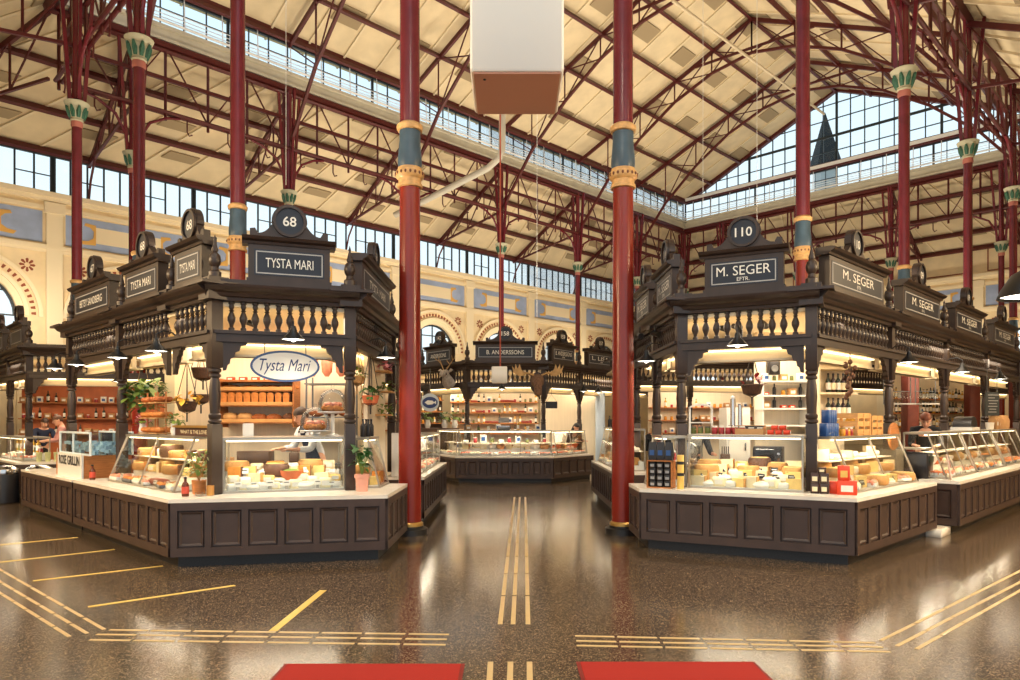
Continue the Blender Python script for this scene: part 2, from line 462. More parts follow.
# clerestory walls: parapet, windows, rails
def clerestory(name, F, L, nb):
    w = MB()
    w.prism([(0, ZP), (L, ZP), (L, ZP+.5), (0, ZP+.5)], F, -.25, 0)
    w.prism([(0, ZP+.5), (L, ZP+.5), (L, ZP+.62), (0, ZP+.62)], F, -.25, .18)
    w.prism([(0, ZP+.05), (L, ZP+.05), (L, ZP+.16), (0, ZP+.16)], F, 0, .1)
    w.top('wall_clerestory_'+name, parapet_mat, None, None, kind='structure', loc=(0, 0, 0), smooth=False)
    bm = MB(); bm.prism([(0, ZE-.12), (L, ZE-.12), (L, ZE+.25), (0, ZE+.25)], F, -.1, .16)
    bm.top('trim_eave_'+name, steel_red, None, None, kind='structure', loc=(0, 0, 0), smooth=False)
    r = MB()
    for z in (ZS+.16, ZS+.3, ZS+.45): r.tube(F.p(0, z, .1), F.p(L, z, .1), .018, 5)
    r.tube(F.p(0, ZS, .16), F.p(L, ZS, .16), .05, 6)
    for i in range(int(L/1.5)): 
        x = (i+.5)*1.5; r.tube(F.p(x, ZS-.1, .1), F.p(x, ZE, .02), .025, 5)
    r.top('trim_rail_'+name, white_rail, None, None, kind='structure', loc=(0, 0, 0))
    bw = L/nb
    for i in range(nb):
        grid_window(F, i*bw, (i+1)*bw, ZP+.6, ZE-.1, 8, [ZP+1.35], d=-.12, w=.035, big=(0,))
clerestory('left', Fr(uv(U0-1, V1), uv(1, 0)-uv(0, 0)), U1-U0+1, 6)
FG = Fr(uv(U1, V1), uv(0, 0)-uv(0, 1))
clerestory('end', FG, V1-V0, 4)
FR_ = Fr(uv(U1, V0), uv(0, 0)-uv(1, 0))
clerestory('right', FR_, U1-9, 6)
# gable glazing above the end clerestory
LG = V1-V0
f = MB(); g = MB(); nx = 26
for i in range(nx+1):
    x = LG*i/nx; zt = ZE + (ZR-ZE)*(1-abs(x-LG/2)/(LG/2)); w_ = .14 if i in (0, 6, 13, 20, 26) else .05
    f.prism([(x-w_/2, ZE), (x+w_/2, ZE), (x+w_/2, zt), (x-w_/2, zt)], FG, -.18, -.08)
for z, w_ in ((ZE+1.0, .05), (ZE+2.0, .16), (ZE+3.1, .05), (ZE+4.1, .05)):
    h = LG/2*(1-(z-ZE)/(ZR-ZE))
    f.prism([(LG/2-h, z-w_/2), (LG/2+h, z-w_/2), (LG/2+h, z+w_/2), (LG/2-h, z+w_/2)], FG, -.17, -.09)
g.prism([(0, ZE), (LG, ZE), (LG/2, ZR)], FG, -.136, -.124)
window_struct(f, g)
t = MB()
for s in (0, 1):
    p = FG.p(0 if s == 0 else LG, ZE-.05, -.05); q = FG.p(LG/2, ZR-.05, -.05)
    t.beam(p, q, .3, .3)
t.top('trim_gable', steel_red, None, None, kind='structure', loc=(0, 0, 0), smooth=False)
MB().prism([(0, ZE-.02), (LG, ZE-.02), (LG, ZE+.2), (0, ZE+.2)], FG, -.2, .2).top('trim_gable_sill', white_rail, None, None, kind='structure', loc=(0, 0, 0))

# ---------------------------------------------------------------- trusses, girders
def truss(n, pL, pR, label):
    """pL, pR: (u) of the left and right feet"""
    t = thing('roof_truss', label, 'roof truss', uv((pL+pR)/2, VM, ZE), group='red steel trusses across the nave')
    def P(d, z, side):
        v = V1-d if side < 0 else V0+d
        f = (V1-v)/(V1-V0); return uv(pL+(pR-pL)*f, v, z)
    top = lambda d: ZE-.28+(ZR-ZE)*d/11.2
    low = [(0, 13.6), (2.24, 16.5), (4.48, 18.5), (6.72, 20.0), (8.96, 20.95), (11.2, 21.35)]
    for side in (-1, 1):
        a = MB(); a.beam(P(0, top(0), side), P(11.2, top(11.2), side), .13, .2)
        a.part('rafter', steel_red, t, smooth=False)
        b = MB()
        for (d0, z0), (d1, z1) in zip(low[:-1], low[1:]): b.beam(P(d0, z0, side), P(d1, z1, side), .12, .13)
        b.part('lower_chord', steel_red, t, smooth=False)
        w = MB()
        for k in range(1, 6):
            d, z = low[k]; w.beam(P(d, z, side), P(d, top(d), side), .07, .07)
            if k < 5: w.beam(P(d, z, side), P(low[k+1][0], top(low[k+1][0]), side), .05, .05)
            w.beam(P(d, z, side), P(low[k-1][0], top(low[k-1][0]), side), .05, .05)
        w.part('web', steel_red, t, smooth=False)
    MB().beam(P(8.0, 21.6, -1), P(8.0, 21.6, 1), .1, .12).part('collar', steel_red, t, smooth=False)
    return t
uL = [8.7, 15.0, 21.5, 28.0, 34.8, 41.3]
uR = [8.7, 15.4, 22.3, 29.5, 36.7, 42.6]
names = ['nearest the entrance', 'second from the entrance', 'third from the entrance', 'fourth from the entrance', 'fifth from the entrance', 'sixth, just before the glazed gable']
for i in range(6): truss(i, uL[i], uR[i], 'maroon steel roof truss of the nave, ' + names[i])

def girder(label, p0, p1, cols, inward):
    """lattice girder between two uv points at the column line"""
    t = thing('lattice_girder', label, 'girder', V(((p0.x+p1.x)/2, (p0.y+p1.y)/2, 13.5)), group='lattice girders along the nave')
    d = (p1-p0); L = d.length; d.normalize()
    q = lambda s, z: p0 + d*s + V((0, 0, z))
    side = V((-d.y, d.x, 0))*.1
    b = MB()
    for s in (-1, 1): b.tube(q(0, 13.6)+side*s, q(L, 13.6)+side*s, .075, 8)
    b.part('lower_chord', steel_red, t)
    MB().beam(q(0, 16.2), q(L, 16.2), .2, .2).part('upper_chord', steel_red, t, smooth=False)
    MB().beam(q(0, 14.9), q(L, 14.9), .12, .14).part('middle_chord', steel_red, t, smooth=False)
    w = MB(); n = max(1, round(L/1.65)); 
    for i in range(n+1):
        s = L*i/n; w.beam(q(s, 13.3), q(s, 16.2), .08, .08)
        if i < n:
            e = L*(i+1)/n
            w.beam(q(s, 13.6), q(e, 16.2), .05, .05) if i % 2 else w.beam(q(s, 16.2), q(e, 13.6), .05, .05)
            w.path([q((s+e)/2, 13.6), q((s+e)/2, 13.1), q((s+e)/2+.08, 12.95), q((s+e)/2+.2, 13.02)], .03, 6)
    w.part('lattice_web', steel_red, t)
    return t
girder('maroon lattice girder under the left clerestory along the far column row', uv(U0+.3, V1), uv(U1-.3, V1), uL, 1)
girder('maroon lattice girder at upper right along the right column row', uv(8.7, V0), uv(U1, V0), uR, -1)
girder('maroon lattice girder at upper left along the near left column row', uv(U0, 8.5), uv(U0, V1), [], 1)
girder('maroon lattice girder below the glazed gable at the far end', uv(U1, V1), uv(U1, V0), [], 1)
# hip struts in the aisle roofs, rafters between column row and outer wall
def aisle_rafter(p, q, label, wall=True):
    t = thing('aisle_rafter', label, 'roof rafter', V((p.x, p.y, 13)), group='aisle rafters')
    a = V((p.x, p.y, ZP-.35)); b = V((q.x, q.y, 12.7)); c = V((p.x, p.y, 13.6))
    MB().beam(a, b, .12, .2).part('rafter', steel_red, t, smooth=False)
    w = MB(); w.beam(c, b, .1, .1)
    for k in (.25, .5, .75):
        w.beam(c.lerp(b, k), a.lerp(b, k), .06, .06); w.beam(c.lerp(b, k), a.lerp(b, k-.25), .05, .05)
    # wall bracket
    e = V((q.x, q.y, 11.3))
    if wall: w.path([e, e.lerp(b, .5)+(p-q).normalized()*.25, b.lerp(a, .25)], .05, 6)
    w.part('brace', steel_red, t, smooth=False)
for i, u in enumerate([2.5]+uL): aisle_rafter(uv(max(u, 6.0), V1), uv(u, VW), 'maroon rafter of the left aisle roof, %s bay from the left' % ORD[i+1])
for i, v in enumerate([25.5, 20, 14.2, 8.5]): aisle_rafter(uv(U1, v), uv(UW, v), 'maroon rafter of the far end aisle roof, %s bay from the left' % ORD[i+1])
for i, u in enumerate(uR): aisle_rafter(uv(u, V0), uv(u, -.2), 'maroon rafter of the right aisle roof, %s bay from the entrance' % ORD[i+1])
for i, v in enumerate([25.5, 20, 14.2]): aisle_rafter(uv(U0, v), uv(-.3, v), 'maroon rafter at upper left of the near aisle roof, %s from the far wall' % ORD[i+1], False)
aisle_rafter(uv(U1, V1), uv(UW, VW), 'maroon hip rafter at the far left corner of the aisle roof')

# ---------------------------------------------------------------- cast iron columns
def col_proto():
    t = thing('cast_iron_column', 'x', 'column', (0, 0, 0), local=True, group='cast iron columns of the hall')
    MB().lathe((0, 0, 0), [(.27, 0), (.27, .09), (.21, .1), (.21, .13)], 24).part('plinth', black_plinth, t)
    MB().lathe((0, 0, 0), [(.2, .13), (.2, .17), (.175, .19)], 24).part('base_ring', brass, t)
    MB().lathe((0, 0, 0), [(.172, .17), (.152, 5.22)], 28).part('lower_shaft', maroon_lamplit, t)
    MB().lathe((0, 0, 0), [(.15, 5.17), (.185, 5.18), (.19, 5.205), (.185, 5.23), (.168, 5.24), (.172, 5.3), (.205, 5.33), (.212, 5.37), (.205, 5.42), (.178, 5.435), (.178, 5.47), (.16, 5.475)], 28).part('lower_collar', gold, t)
    g = MB()
    for k in range(18):
        a = 2*PI*k/18; g.ell((.208*math.cos(a), .208*math.sin(a), 5.375), (.02, .02, .026), 6, 4)
    g.part('beading', mat('brown_bead', lin(110, 62, 34), .5), t)
    MB().lathe((0, 0, 0), [(.165, 5.465), (.178, 5.53), (.178, 5.6), (.168, 5.72), (.155, 5.88), (.156, 6.03)], 28).part('drum', blue_drum, t)
    MB().lathe((0, 0, 0), [(.155, 6.02), (.185, 6.03), (.195, 6.07), (.195, 6.1), (.175, 6.12), (.15, 6.14)], 28).part('upper_collar', gold, t)
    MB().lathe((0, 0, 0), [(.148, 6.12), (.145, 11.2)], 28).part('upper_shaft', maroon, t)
    MB().lathe((0, 0, 0), [(.15, 10.95), (.17, 11.0), (.165, 11.15)], 20).part('neck_ring', mat('pink_stone', lin(172, 104, 92), .6), t)
    cp = MB().lathe((0, 0, 0), [(.16, 11.12), (.19, 11.17), (.17, 11.22), (.2, 11.3), (.23, 11.45), (.25, 11.58), (.33, 11.64), (.36, 11.72), (.33, 11.74)], 20).part('capital', mat('capital_cream', lin(178, 174, 148), .6), t)
    lf = MB()
    for k in range(8):
        a = 2*PI*k/8; x, y = math.cos(a), math.sin(a)
        lf.path([(.18*x, .18*y, 11.24), (.23*x, .23*y, 11.42), (.3*x, .3*y, 11.58)], [.05, .075, .03], 6)
    lf.part('leaf', green_leaf_paint, cp)
    # splayed head: post and curved brackets up to the girder
    MB().lathe((0, 0, 0), [(.15, 11.74), (.13, 12.5), (.12, 16.2)], 12).part('head_post', maroon, t)
    return t
cp0 = col_proto()
def bracket(t, dirs, curved=True):
    for dx, dy in dirs:
        m = MB()
        pts = [(.15*dx, .15*dy, 11.78), (.25*dx, .25*dy, 12.4), (.6*dx, .6*dy, 13.05), (1.2*dx, 1.2*dy, 13.4), (1.7*dx, 1.7*dy, 13.52)]
        if curved: m.path(pts, .055, 8)
        m.beam((.2*dx, .2*dy, 11.8), (.5*dx, .5*dy, 16.1), .09, .11)
        m.part('bracket', maroon, t)
U_ = uv(1, 0)-uv(0, 0); V_ = uv(0, 1)-uv(0, 0)
first = [True]
def column(p, label, along=None):
    c = cp0 if first[0] else dup(cp0, p, label=label)
    if first[0]: c.location = p; c['label'] = label; first[0] = False
    return c
cols = [
    ((-1.50, 10.56), 'orange-lit maroon column just left of the central aisle, beside the left stall', V_),
    ((1.70, 10.60), 'orange-lit maroon column just right of the central aisle, beside the right stall', U_),
    ((-5.60, 14.5), 'maroon column with a slate blue drum rising behind the left stall canopy', V_),
    ((-9.76, 18.55), 'thick maroon column with green capital above the row of left stall signs', V_),
    ((-13.7, 22.3), 'maroon column with green capital second from the left edge', V_),
    ((6.38, 15.36), 'maroon column with a blue drum rising behind the right stall canopy', U_),
    ((11.29, 20.2), 'maroon column with green capital, second of the right row behind the right signs', U_),
    ((16.5, 25.4), 'maroon column with green capital, third of the right row', U_),
    ((21.7, 30.4), 'maroon column with green capital, fourth of the right row near the right edge', U_)]
for (x, y), lb, d in cols:
    c = column((x, y, 0), lb); 
cols2 = []
for i, u in enumerate(uL): cols2.append((uv(u, V1), 'slender maroon column of the far row under the left clerestory, %s from the left' % ORD[i+1], U_))
for i, v in enumerate([25.5, 20, 14.2, 8.5]): cols2.append((uv(U1, v), 'distant maroon column below the glazed gable, %s from the left' % ORD[i+1], V_))
cols2.append((uv(U1, V1), 'distant maroon column at the far corner under both clerestories', U_))
for p, lb, d in cols2: column(p, lb)
# brackets after copying, so each column has those along its own row
for o in list(C.objects):
    if o.name.startswith('cast_iron_column') and o.parent is None:
        p = o.location; u = (p.x+p.y)*R2; v = (p.y-p.x)*R2
        d = V_ if (abs(u-U0) < .5 or abs(u-U1) < .5) else U_
        bracket(o, [(d.x, d.y), (-d.x, -d.y)]); n = V((-d.y, d.x))
        bracket(o, [(n.x, n.y), (-n.x, -n.y)], False)
# ------------------------------------------------------------------ stall materials
wood_dark = mat('dark_stained_wood', lin(54, 40, 33), .4, var=.18, scale=6, stretch=(1, 1, .25))
wood_panel = mat('brown_panelling', lin(66, 49, 42), .42, var=.14, scale=5)
wood_mid = mat('mid_brown_wood', lin(84, 60, 42), .45, var=.15, scale=5)
marble = mat('pale_marble', lin(236, 228, 214), .25, var=.05, scale=5)
granite = mat('black_granite', lin(24, 23, 25), .4, var=.5, scale=80)
sign_navy = mat('sign_navy', lin(26, 32, 46), .4)
sign_white = mat('sign_white', lin(238, 236, 228), .5)
sign_grey = mat('sign_line', lin(176, 176, 176), .5)
cream_in = mat('cream_interior', lin(240, 224, 190), .7)
cream_panel = mat('cream_boarding', lin(236, 222, 196), .6, var=.04, scale=6, stretch=(6, 6, .2))
case_metal = mat('brushed_steel', lin(176, 168, 154), .35, metal=.7)
case_glass = glassmat('case_glass', (.985, .995, .985), .4)
black_metal = mat('black_metal', lin(22, 22, 24), .35)
lamp_white = mat('lamp_inside', lin(255, 246, 226), .6, emit=5)
fascia_led = mat('fascia_led', lin(255, 226, 176), .6, emit=5)
led = mat('led_strip', lin(255, 232, 190), .6, emit=6)

def offset_poly(pts, d):
    """open polyline moved to the inside (left-to-right seen from outside) by d"""
    n = len(pts); ns = []
    for a, b in zip(pts[:-1], pts[1:]):
        t = (V((b[0]-a[0], b[1]-a[1]))).normalized(); ns.append(V((-t.y, t.x)))
    out = []
    for i in range(n):
        if i == 0: m = ns[0]; k = 1
        elif i == n-1: m = ns[-1]; k = 1
        else:
            m = (ns[i-1]+ns[i]).normalized(); k = 1/max(.35, m.dot(ns[i]))
        out.append(V((pts[i][0], pts[i][1]))+m*d*k)
    return out

def counter(label, pts, panels, depth=.8, z0=.135, z1=.755, zt=.8, group='panelled counters', wood=None, light=True):
    """pts left to right seen from outside; panels: number of panels per side"""
    wood = wood or wood_panel
    pts = [V((p[0], p[1])) for p in pts]
    c = sum(pts, V((0, 0)))/len(pts)
    t = thing('counter', label, 'counter', (c.x, c.y, 0))
    inner = offset_poly(pts, depth)
    loop = pts + list(reversed(inner))
    body = MB().slab(loop, z0, z1)
    body.part('carcass', wood, t, smooth=False)
    ip = offset_poly(pts, .1); ib = offset_poly(pts, depth-.05)
    MB().slab(ip + list(reversed(ib)), 0, z0+.01).part('plinth', granite, t, smooth=False)
    top = offset_poly(pts, -.035); tb = offset_poly(pts, depth+.02)
    MB().slab(top + list(reversed(tb)), z1, zt).part('worktop', marble, t, smooth=False)
    for (a, b), n in zip(zip(pts[:-1], pts[1:]), panels):
        F = Fr(V((a.x, a.y, 0)), V((b.x-a.x, b.y-a.y, 0))); L = (b-a).length
        m = MB(); st = .036
        m.prism([(0, z1-.09), (L, z1-.09), (L, z1), (0, z1)], F, 0, .034)
        m.prism([(0, z0), (L, z0), (L, z0+.1), (0, z0+.1)], F, 0, .034)
        w = L/n
        for i in range(n+1):
            x = min(max(i*w, st), L-st)
            m.prism([(x-st, z0), (x+st, z0), (x+st, z1), (x-st, z1)], F, 0, .032)
        m.part('face_frame', wood, t, smooth=False)
        for i in range(n):
            x0 = i*w+st+(st if i == 0 else 0)+.012; x1 = (i+1)*w-st-(st if i == n-1 else 0)-.012
            if x1-x0 < .05: continue
            y0, y1 = z0+.112, z1-.102; k = min(.035, (x1-x0)*.22)
            q = MB(); 
            A = [F.p(x, y, .001) for x, y in ((x0, y0), (x1, y0), (x1, y1), (x0, y1))]
            A2 = [F.p(x, y, .018) for x, y in ((x0+.006, y0+.006), (x1-.006, y0+.006), (x1-.006, y1-.006), (x0+.006, y1-.006))]
            B = [F.p(x, y, .016) for x, y in ((x0+k*.5, y0+k*.5), (x1-k*.5, y0+k*.5), (x1-k*.5, y1-k*.5), (x0+k*.5, y1-k*.5))]
            D = [F.p(x, y, .004) for x, y in ((x0+k, y0+k), (x1-k, y0+k), (x1-k, y1-k), (x0+k, y1-k))]
            q.rings([A, A2, B, D])
            q.part('panel', wood, t, smooth=False)
    return t

ct1 = counter('brown panelled counter with marble top of the left front stall, under the oval sign', [(-6.63, 10.76), (-3.885, 8.08), (-1.518, 8.58), (-1.50, 10.08)], [11, 6, 4])
ct2 = counter('brown panelled counter further left, carrying the white lettered stand', [(-9.08, 13.15), (-6.68, 10.81)], [10], zt=.79)
ct3 = counter('panelled counter behind the left aisle column, along the central aisle', [(-2.0, 11.25), (-1.40, 11.25), (-1.40, 15.2), (-2.0, 15.2)], [2, 12, 2], depth=.55)
ct4 = counter('brown panelled counter with marble top of the right front stall, under the number 110', [(1.74, 10.12), (1.744, 9.33), (4.0, 8.18), (6.2, 10.3)], [2, 6, 8])
ct5 = counter('brown panelled counter at the right edge, second in the row', [(6.3, 10.85), (6.64, 10.46), (12.4, 16.22)], [1, 20])
ct6 = counter('panelled counter behind the right aisle column, along the central aisle', [(1.86, 15.84), (1.84, 12.2)], [12], depth=.6)
ct7 = counter('dark panelled counter of the middle stall at the end of the aisle', [(-2.3, 21.2), (-1.47, 19.3), (1.18, 19.3), (2.45, 20.9)], [4, 9, 5], z0=.11, z1=.67, zt=.715)
ct8 = counter('panelled counter of the stall at the far left edge', [(-13.0, 17.5), (-10.55, 15.1), (-8.6, 15.6)], [8, 5])
# step between the two right counters
MB().rbox((6.27, 10.52, .06), (.5, .42, .12), .01, PI/4).top('marble_step', marble, 'pale stone step in the gap between the two right counters', 'step')

# ------------------------------------------------------------------ stall canopies
def baluster_mesh(h):
    k = h/.42
    prof = [(.036, 0), (.036, .04), (.022, .055), (.026, .09), (.047, .15), (.048, .19), (.03, .25), (.02, .275), (.034, .29), (.02, .305), (.034, .345), (.026, .38), (.038, .39), (.038, .42)]
    return MB().lathe((0, 0, 0), [(r, z*k) for r, z in prof], 10).mesh('baluster', wood_dark)
BAL = baluster_mesh(.36)
FIN = MB().lathe((0, 0, 0), [(.075, 0), (.075, .09), (.05, .11), (.042, .15), (.066, .19), (.074, .24), (.06, .3), (.03, .33), (.042, .36), (.024, .42), (.013, .47), (.018, .49), (.0, .55)], 14).mesh('finial', wood_dark)
def post_mesh(z0, z1):
    h = z1-z0; k = h/2.37; m = MB()
    def sq(r, a, b): m.lathe((0, 0, 0), [(r*1.25, a), (r*1.414, a+.012), (r*1.414, b-.012), (r*1.25, b)], 4)
    sq(.066, 0, .86*k)
    rd = [(.06, .86*k), (.08, .88*k), (.08, .9*k), (.062, .915*k), (.074, .94*k), (.074, .97*k), (.058, .99*k), (.062, 1.08*k), (.07, 1.2*k), (.06, 1.36*k), (.05, 1.42*k), (.072, 1.435*k), (.072, 1.46*k), (.052, 1.475*k), (.076, 1.5*k), (.076, 1.525*k), (.06, 1.54*k)]
    m.lathe((0, 0, 0), rd, 16)
    sq(.07, 1.54*k, h)
    return m.mesh('post', wood_dark)

def sign_part(pv, F, xc, zb, w, text, sub, num, lit=True):
    """sign board with cornice, scroll pediment and round number disc, in the face frame F (az outwards)"""
    h = .46
    b = MB()
    b.prism([(xc-w/2, zb), (xc+w/2, zb), (xc+w/2, zb+h), (xc-w/2, zb+h)], F, -.08, .06)
    b.prism([(xc-w/2-.02, zb), (xc+w/2+.02, zb), (xc+w/2+.02, zb+.04), (xc-w/2-.02, zb+.04)], F, -.08, .085)
    s = b.part('sign_board', wood_dark, pv, smooth=False)
    c = MB(); G = Fr(F.p(0, 0, 0), F.ax)
    c.sweep([(-.1, zb+h), (.08, zb+h), (.09, zb+h+.03), (.14, zb+h+.05), (.16, zb+h+.085), (.1, zb+h+.1), (-.1, zb+h+.1)], F, xc-w/2-.07, xc+w/2+.07)
    c.part('crown_moulding', wood_dark, s, smooth=False)
    zt = zb+h+.1; R = .215; zc = zt+.22
    hw = min(.56, w/2-.02)
    pts = [(xc-hw, zt), (xc-hw, zt+.1), (xc-hw+.06, zt+.11), (xc-hw+.09, zt+.06)]
    for i in range(8):
        a = i/7; pts.append((xc-hw+.09+(hw-.09-.2)*a, zt+.05+.14*a**2.2))
    pts += [(xc+R*math.cos(t), zc+R*math.sin(t)) for t in [PI*1.02-PI*1.04*i/16 for i in range(17)]]
    for i in range(7, -1, -1):
        a = i/7; pts.append((xc+hw-.09-(hw-.09-.2)*a, zt+.05+.14*a**2.2))
    pts += [(xc+hw-.09, zt+.06), (xc+hw-.06, zt+.11), (xc+hw, zt+.1), (xc+hw, zt)]
    pts.reverse()
    p = MB(); p.prism(pts, F, -.06, .03); p.part('pediment', wood_dark, s, smooth=False)
    n = 24
    rim = MB(); rs = []
    for r_, d_ in ((.2, .03), (.2, .065), (.168, .065), (.168, .035)):
        rs.append([F.p(xc+r_*math.cos(2*PI*i/n), zc+r_*math.sin(2*PI*i/n), d_) for i in range(n)])
    rim.rings(rs, caps=False); rim.part('disc_rim', wood_dark, s)
    d = MB(); d.prism([(xc+.17*math.cos(2*PI*i/n), zc+.17*math.sin(2*PI*i/n)) for i in range(n)], F, .02, .04)
    d.part('number_disc', sign_navy, s, smooth=False)
    if num:
        m = MB(); put_text(m, num, F, xc, zc, .042, .17, bold=.002); m.part('number', sign_white, s, label='white number', smooth=False)
    x0, x1, y0, y1 = xc-w/2+.07, xc+w/2-.07, zb+.08, zb+h-.06
    m = MB(); m.prism([(x0, y0), (x1, y0), (x1, y1), (x0, y1)], F, .055, .064); m.part('name_panel', sign_navy, s, smooth=False)
    l = MB(); e = .014; g = .02
    for a in ((x0+g, y0+g, x1-g, y0+g+e), (x0+g, y1-g-e, x1-g, y1-g), (x0+g, y0+g, x0+g+e, y1-g), (x1-g-e, y0+g, x1-g, y1-g)):
        l.prism([(a[0], a[1]), (a[2], a[1]), (a[2], a[3]), (a[0], a[3])], F, .064, .067)
    l.part('border_line', sign_grey, s, smooth=False)
    if text:
        m = MB(); tw = min((x1-x0)*.8, len(text)*.125 if not sub else len(text)*.15)
        yy = (y0+y1)/2
        put_text(m, text, F, xc, yy+(.03 if sub else 0), .068, .17 if not sub else .18, bold=.0, width=min(tw, (x1-x0)*.68 if not sub else (x1-x0)*.84))
        m.part('lettering', sign_white, s, label='white lettering', smooth=False)
        if sub:
            m = MB(); put_text(m, sub, F, xc, y0+.075, .068, .07); m.part('small_lettering', sign_white, s, label='small white lettering', smooth=False)
    return s

def pavilion(label, segs, zc=.8, zs=0.0, ceiling=None, brackets=True, bal=True, fascia=True, nopost=()):
    """segs: list of (P, Q, dict) bays left to right seen from outside"""
    p0 = segs[0][0]
    pv = thing('stall_canopy', label, 'stall canopy', (p0[0], p0[1], zc))
    PM = post_mesh(zc, 3.17)
    done = []
    for (P, Q, o) in segs:
        P = V((P[0], P[1], zs)); Q = V((Q[0], Q[1], zs)); L = (Q-P).length
        F = Fr(P, Q-P)
        rz = math.atan2(F.ax.y, F.ax.x)
        m = MB()
        m.prism([(0, 2.66), (L, 2.66), (L, 2.80), (0, 2.80)], F, -.07, .07)
        m.prism([(0, 2.76), (L, 2.76), (L, 2.80), (0, 2.80)], F, -.09, .1)
        m.part('bottom_rail', wood_dark, pv, smooth=False)
        c = MB(); e = .1
        c.sweep([(-.1, 3.16), (.08, 3.16), (.09, 3.2), (.13, 3.21), (.15, 3.25), (.2, 3.27), (.24, 3.31), (.25, 3.34), (.18, 3.35), (.1, 3.36), (.1, 3.42), (-.1, 3.42)], F, -e, L+e)
        c.part('cornice', wood_dark, pv, smooth=False)
        if bal:
            n = max(3, round((L-.24)/.142)); 
            for i in range(n):
                x = .12+(L-.24)*(i+.5)/n
                link_part(BAL, 'baluster', pv, F.p(x, 2.80, 0))
        if fascia:
            m = MB(); m.prism([(.15, 2.5), (L-.15, 2.5), (L-.15, 2.72), (.15, 2.72)], F, -.26, -.2)
            m.prism([(.15, 2.5), (L-.15, 2.5), (L-.15, 2.53), (.15, 2.53)], F, -.36, -.16)
            m.part('light_fascia', cream_in, pv, smooth=False)
            m = MB(); m.prism([(.2, 2.645), (L-.2, 2.645), (L-.2, 2.66), (.2, 2.66)], F, -.19, -.15); m.part('led_tube', fascia_led, pv, smooth=False)
        ends = [P] if o.get('nolast') else [P, Q]
        if o.get('nofirst'): ends = ends[1:]
        for E in ends:
            if any((E-d).length < .05 for d in done): continue
            done.append(E.copy())
            if not o.get('nopost') and not any((E-V((k_[0], k_[1], zs))).length < .1 for k_ in nopost):
                q = link_part(PM, 'post', pv, (E.x, E.y, zc), rz)
            fo = link_part(FIN, 'finial', pv, (E.x, E.y, 3.42), rz)
            m = MB(); m.box((E.x, E.y, 3.25), (.28, .28, .17), rz); m.box((E.x, E.y, 3.345), (.54, .54, .035), rz); m.box((E.x, E.y, 3.41), (.24, .24, .06), rz)
            m.part('capital_block', wood_dark, pv, smooth=False)
        if brackets:
            for s, x in ((1, .09), (-1, L-.09)):
                pts = [(x, 2.66), (x, 2.31), (x+s*.04, 2.32), (x+s*.055, 2.38), (x+s*.08, 2.4), (x+s*.09, 2.46), (x+s*.13, 2.48), (x+s*.145, 2.54), (x+s*.19, 2.56), (x+s*.21, 2.62), (x+s*.27, 2.63), (x+s*.28, 2.66)]
                if s > 0: pts.reverse()
                MB().prism(pts, F, -.03, .03).part('bracket', wood_dark, pv, smooth=False)
        if 'sign' in o:
            tx, sub, num, w = o['sign']
            sign_part(pv, F, o.get('xc', L/2), 3.42, w, tx, sub, num)
    if ceiling:
        MB().slab([V((p[0], p[1])) for p in ceiling], 3.1, 3.15).part('ceiling_panel', cream_in, pv, smooth=False)
    return pv

def run(P, d, ts): 
    d = V((d[0], d[1])).normalized(); return [V((P[0], P[1]))+d*t for t in ts]
# left front stall ---------------------------------------------------------
P1, P2 = (-3.6, 8.6), (-2.08, 9.15)
L_ = run(P1, (-.73, .68), [5.67, 3.18, 1.29, 0])
k1 = pavilion('dark carved canopy of the left front stall, with number 68 over the front sign', [
    (L_[0], L_[1], dict(sign=('BETSY SANDBERG', None, '67', 1.75))),
    (L_[1], L_[2], dict(sign=('TYSTA MARI', None, '68', 1.25))),
    (L_[2], L_[3], dict(sign=('TYSTA MARI', None, '68', .82))),
    (P1, P2, dict(sign=('TYSTA MARI', None, '68', .98), xc=.87)),
    (P2, (-2.08, 12.4), dict(sign=('TYSTA MARI', None, '68', 2.2), xc=1.6))],
    ceiling=[L_[0], P1, P2, (-2.08, 12.4)], nopost=[L_[2]])
# right front stall --------------------------------------------------------
P3, P4 = (2.37, 9.75), (3.85, 9.0)
R_ = run(P4, (.712, .702), [0, 2.95, 6.05, 9.25, 12.6])
k2 = pavilion('dark carved canopy of the right front stall, with number 110 over the front sign', [
    ((2.37, 13.2), (2.37, 11.4), dict(sign=('M. SEGER', 'EFTR.', '111', 1.15))),
    ((2.37, 11.4), P3, dict(sign=('M. SEGER', 'EFTR.', '110', 1.05))),
    (P3, P4, dict(sign=('M. SEGER', 'EFTR.', '110', 1.0))),
    (R_[0], R_[1], dict(sign=('M. SEGER', 'EFTR.', '110', 2.1))),
    (R_[1], R_[2], dict(sign=('M. SEGER', 'EFTR.', '109', 2.1))),
    (R_[2], R_[3], dict(sign=('M. SEGER', 'EFTR.', '109', 2.1))),
    (R_[3], R_[4], dict(sign=('M. SEGER', 'EFTR.', '109', 2.2)))],
    ceiling=[(2.37, 13.2), P3, P4, R_[4], (10.5, 18.6)])
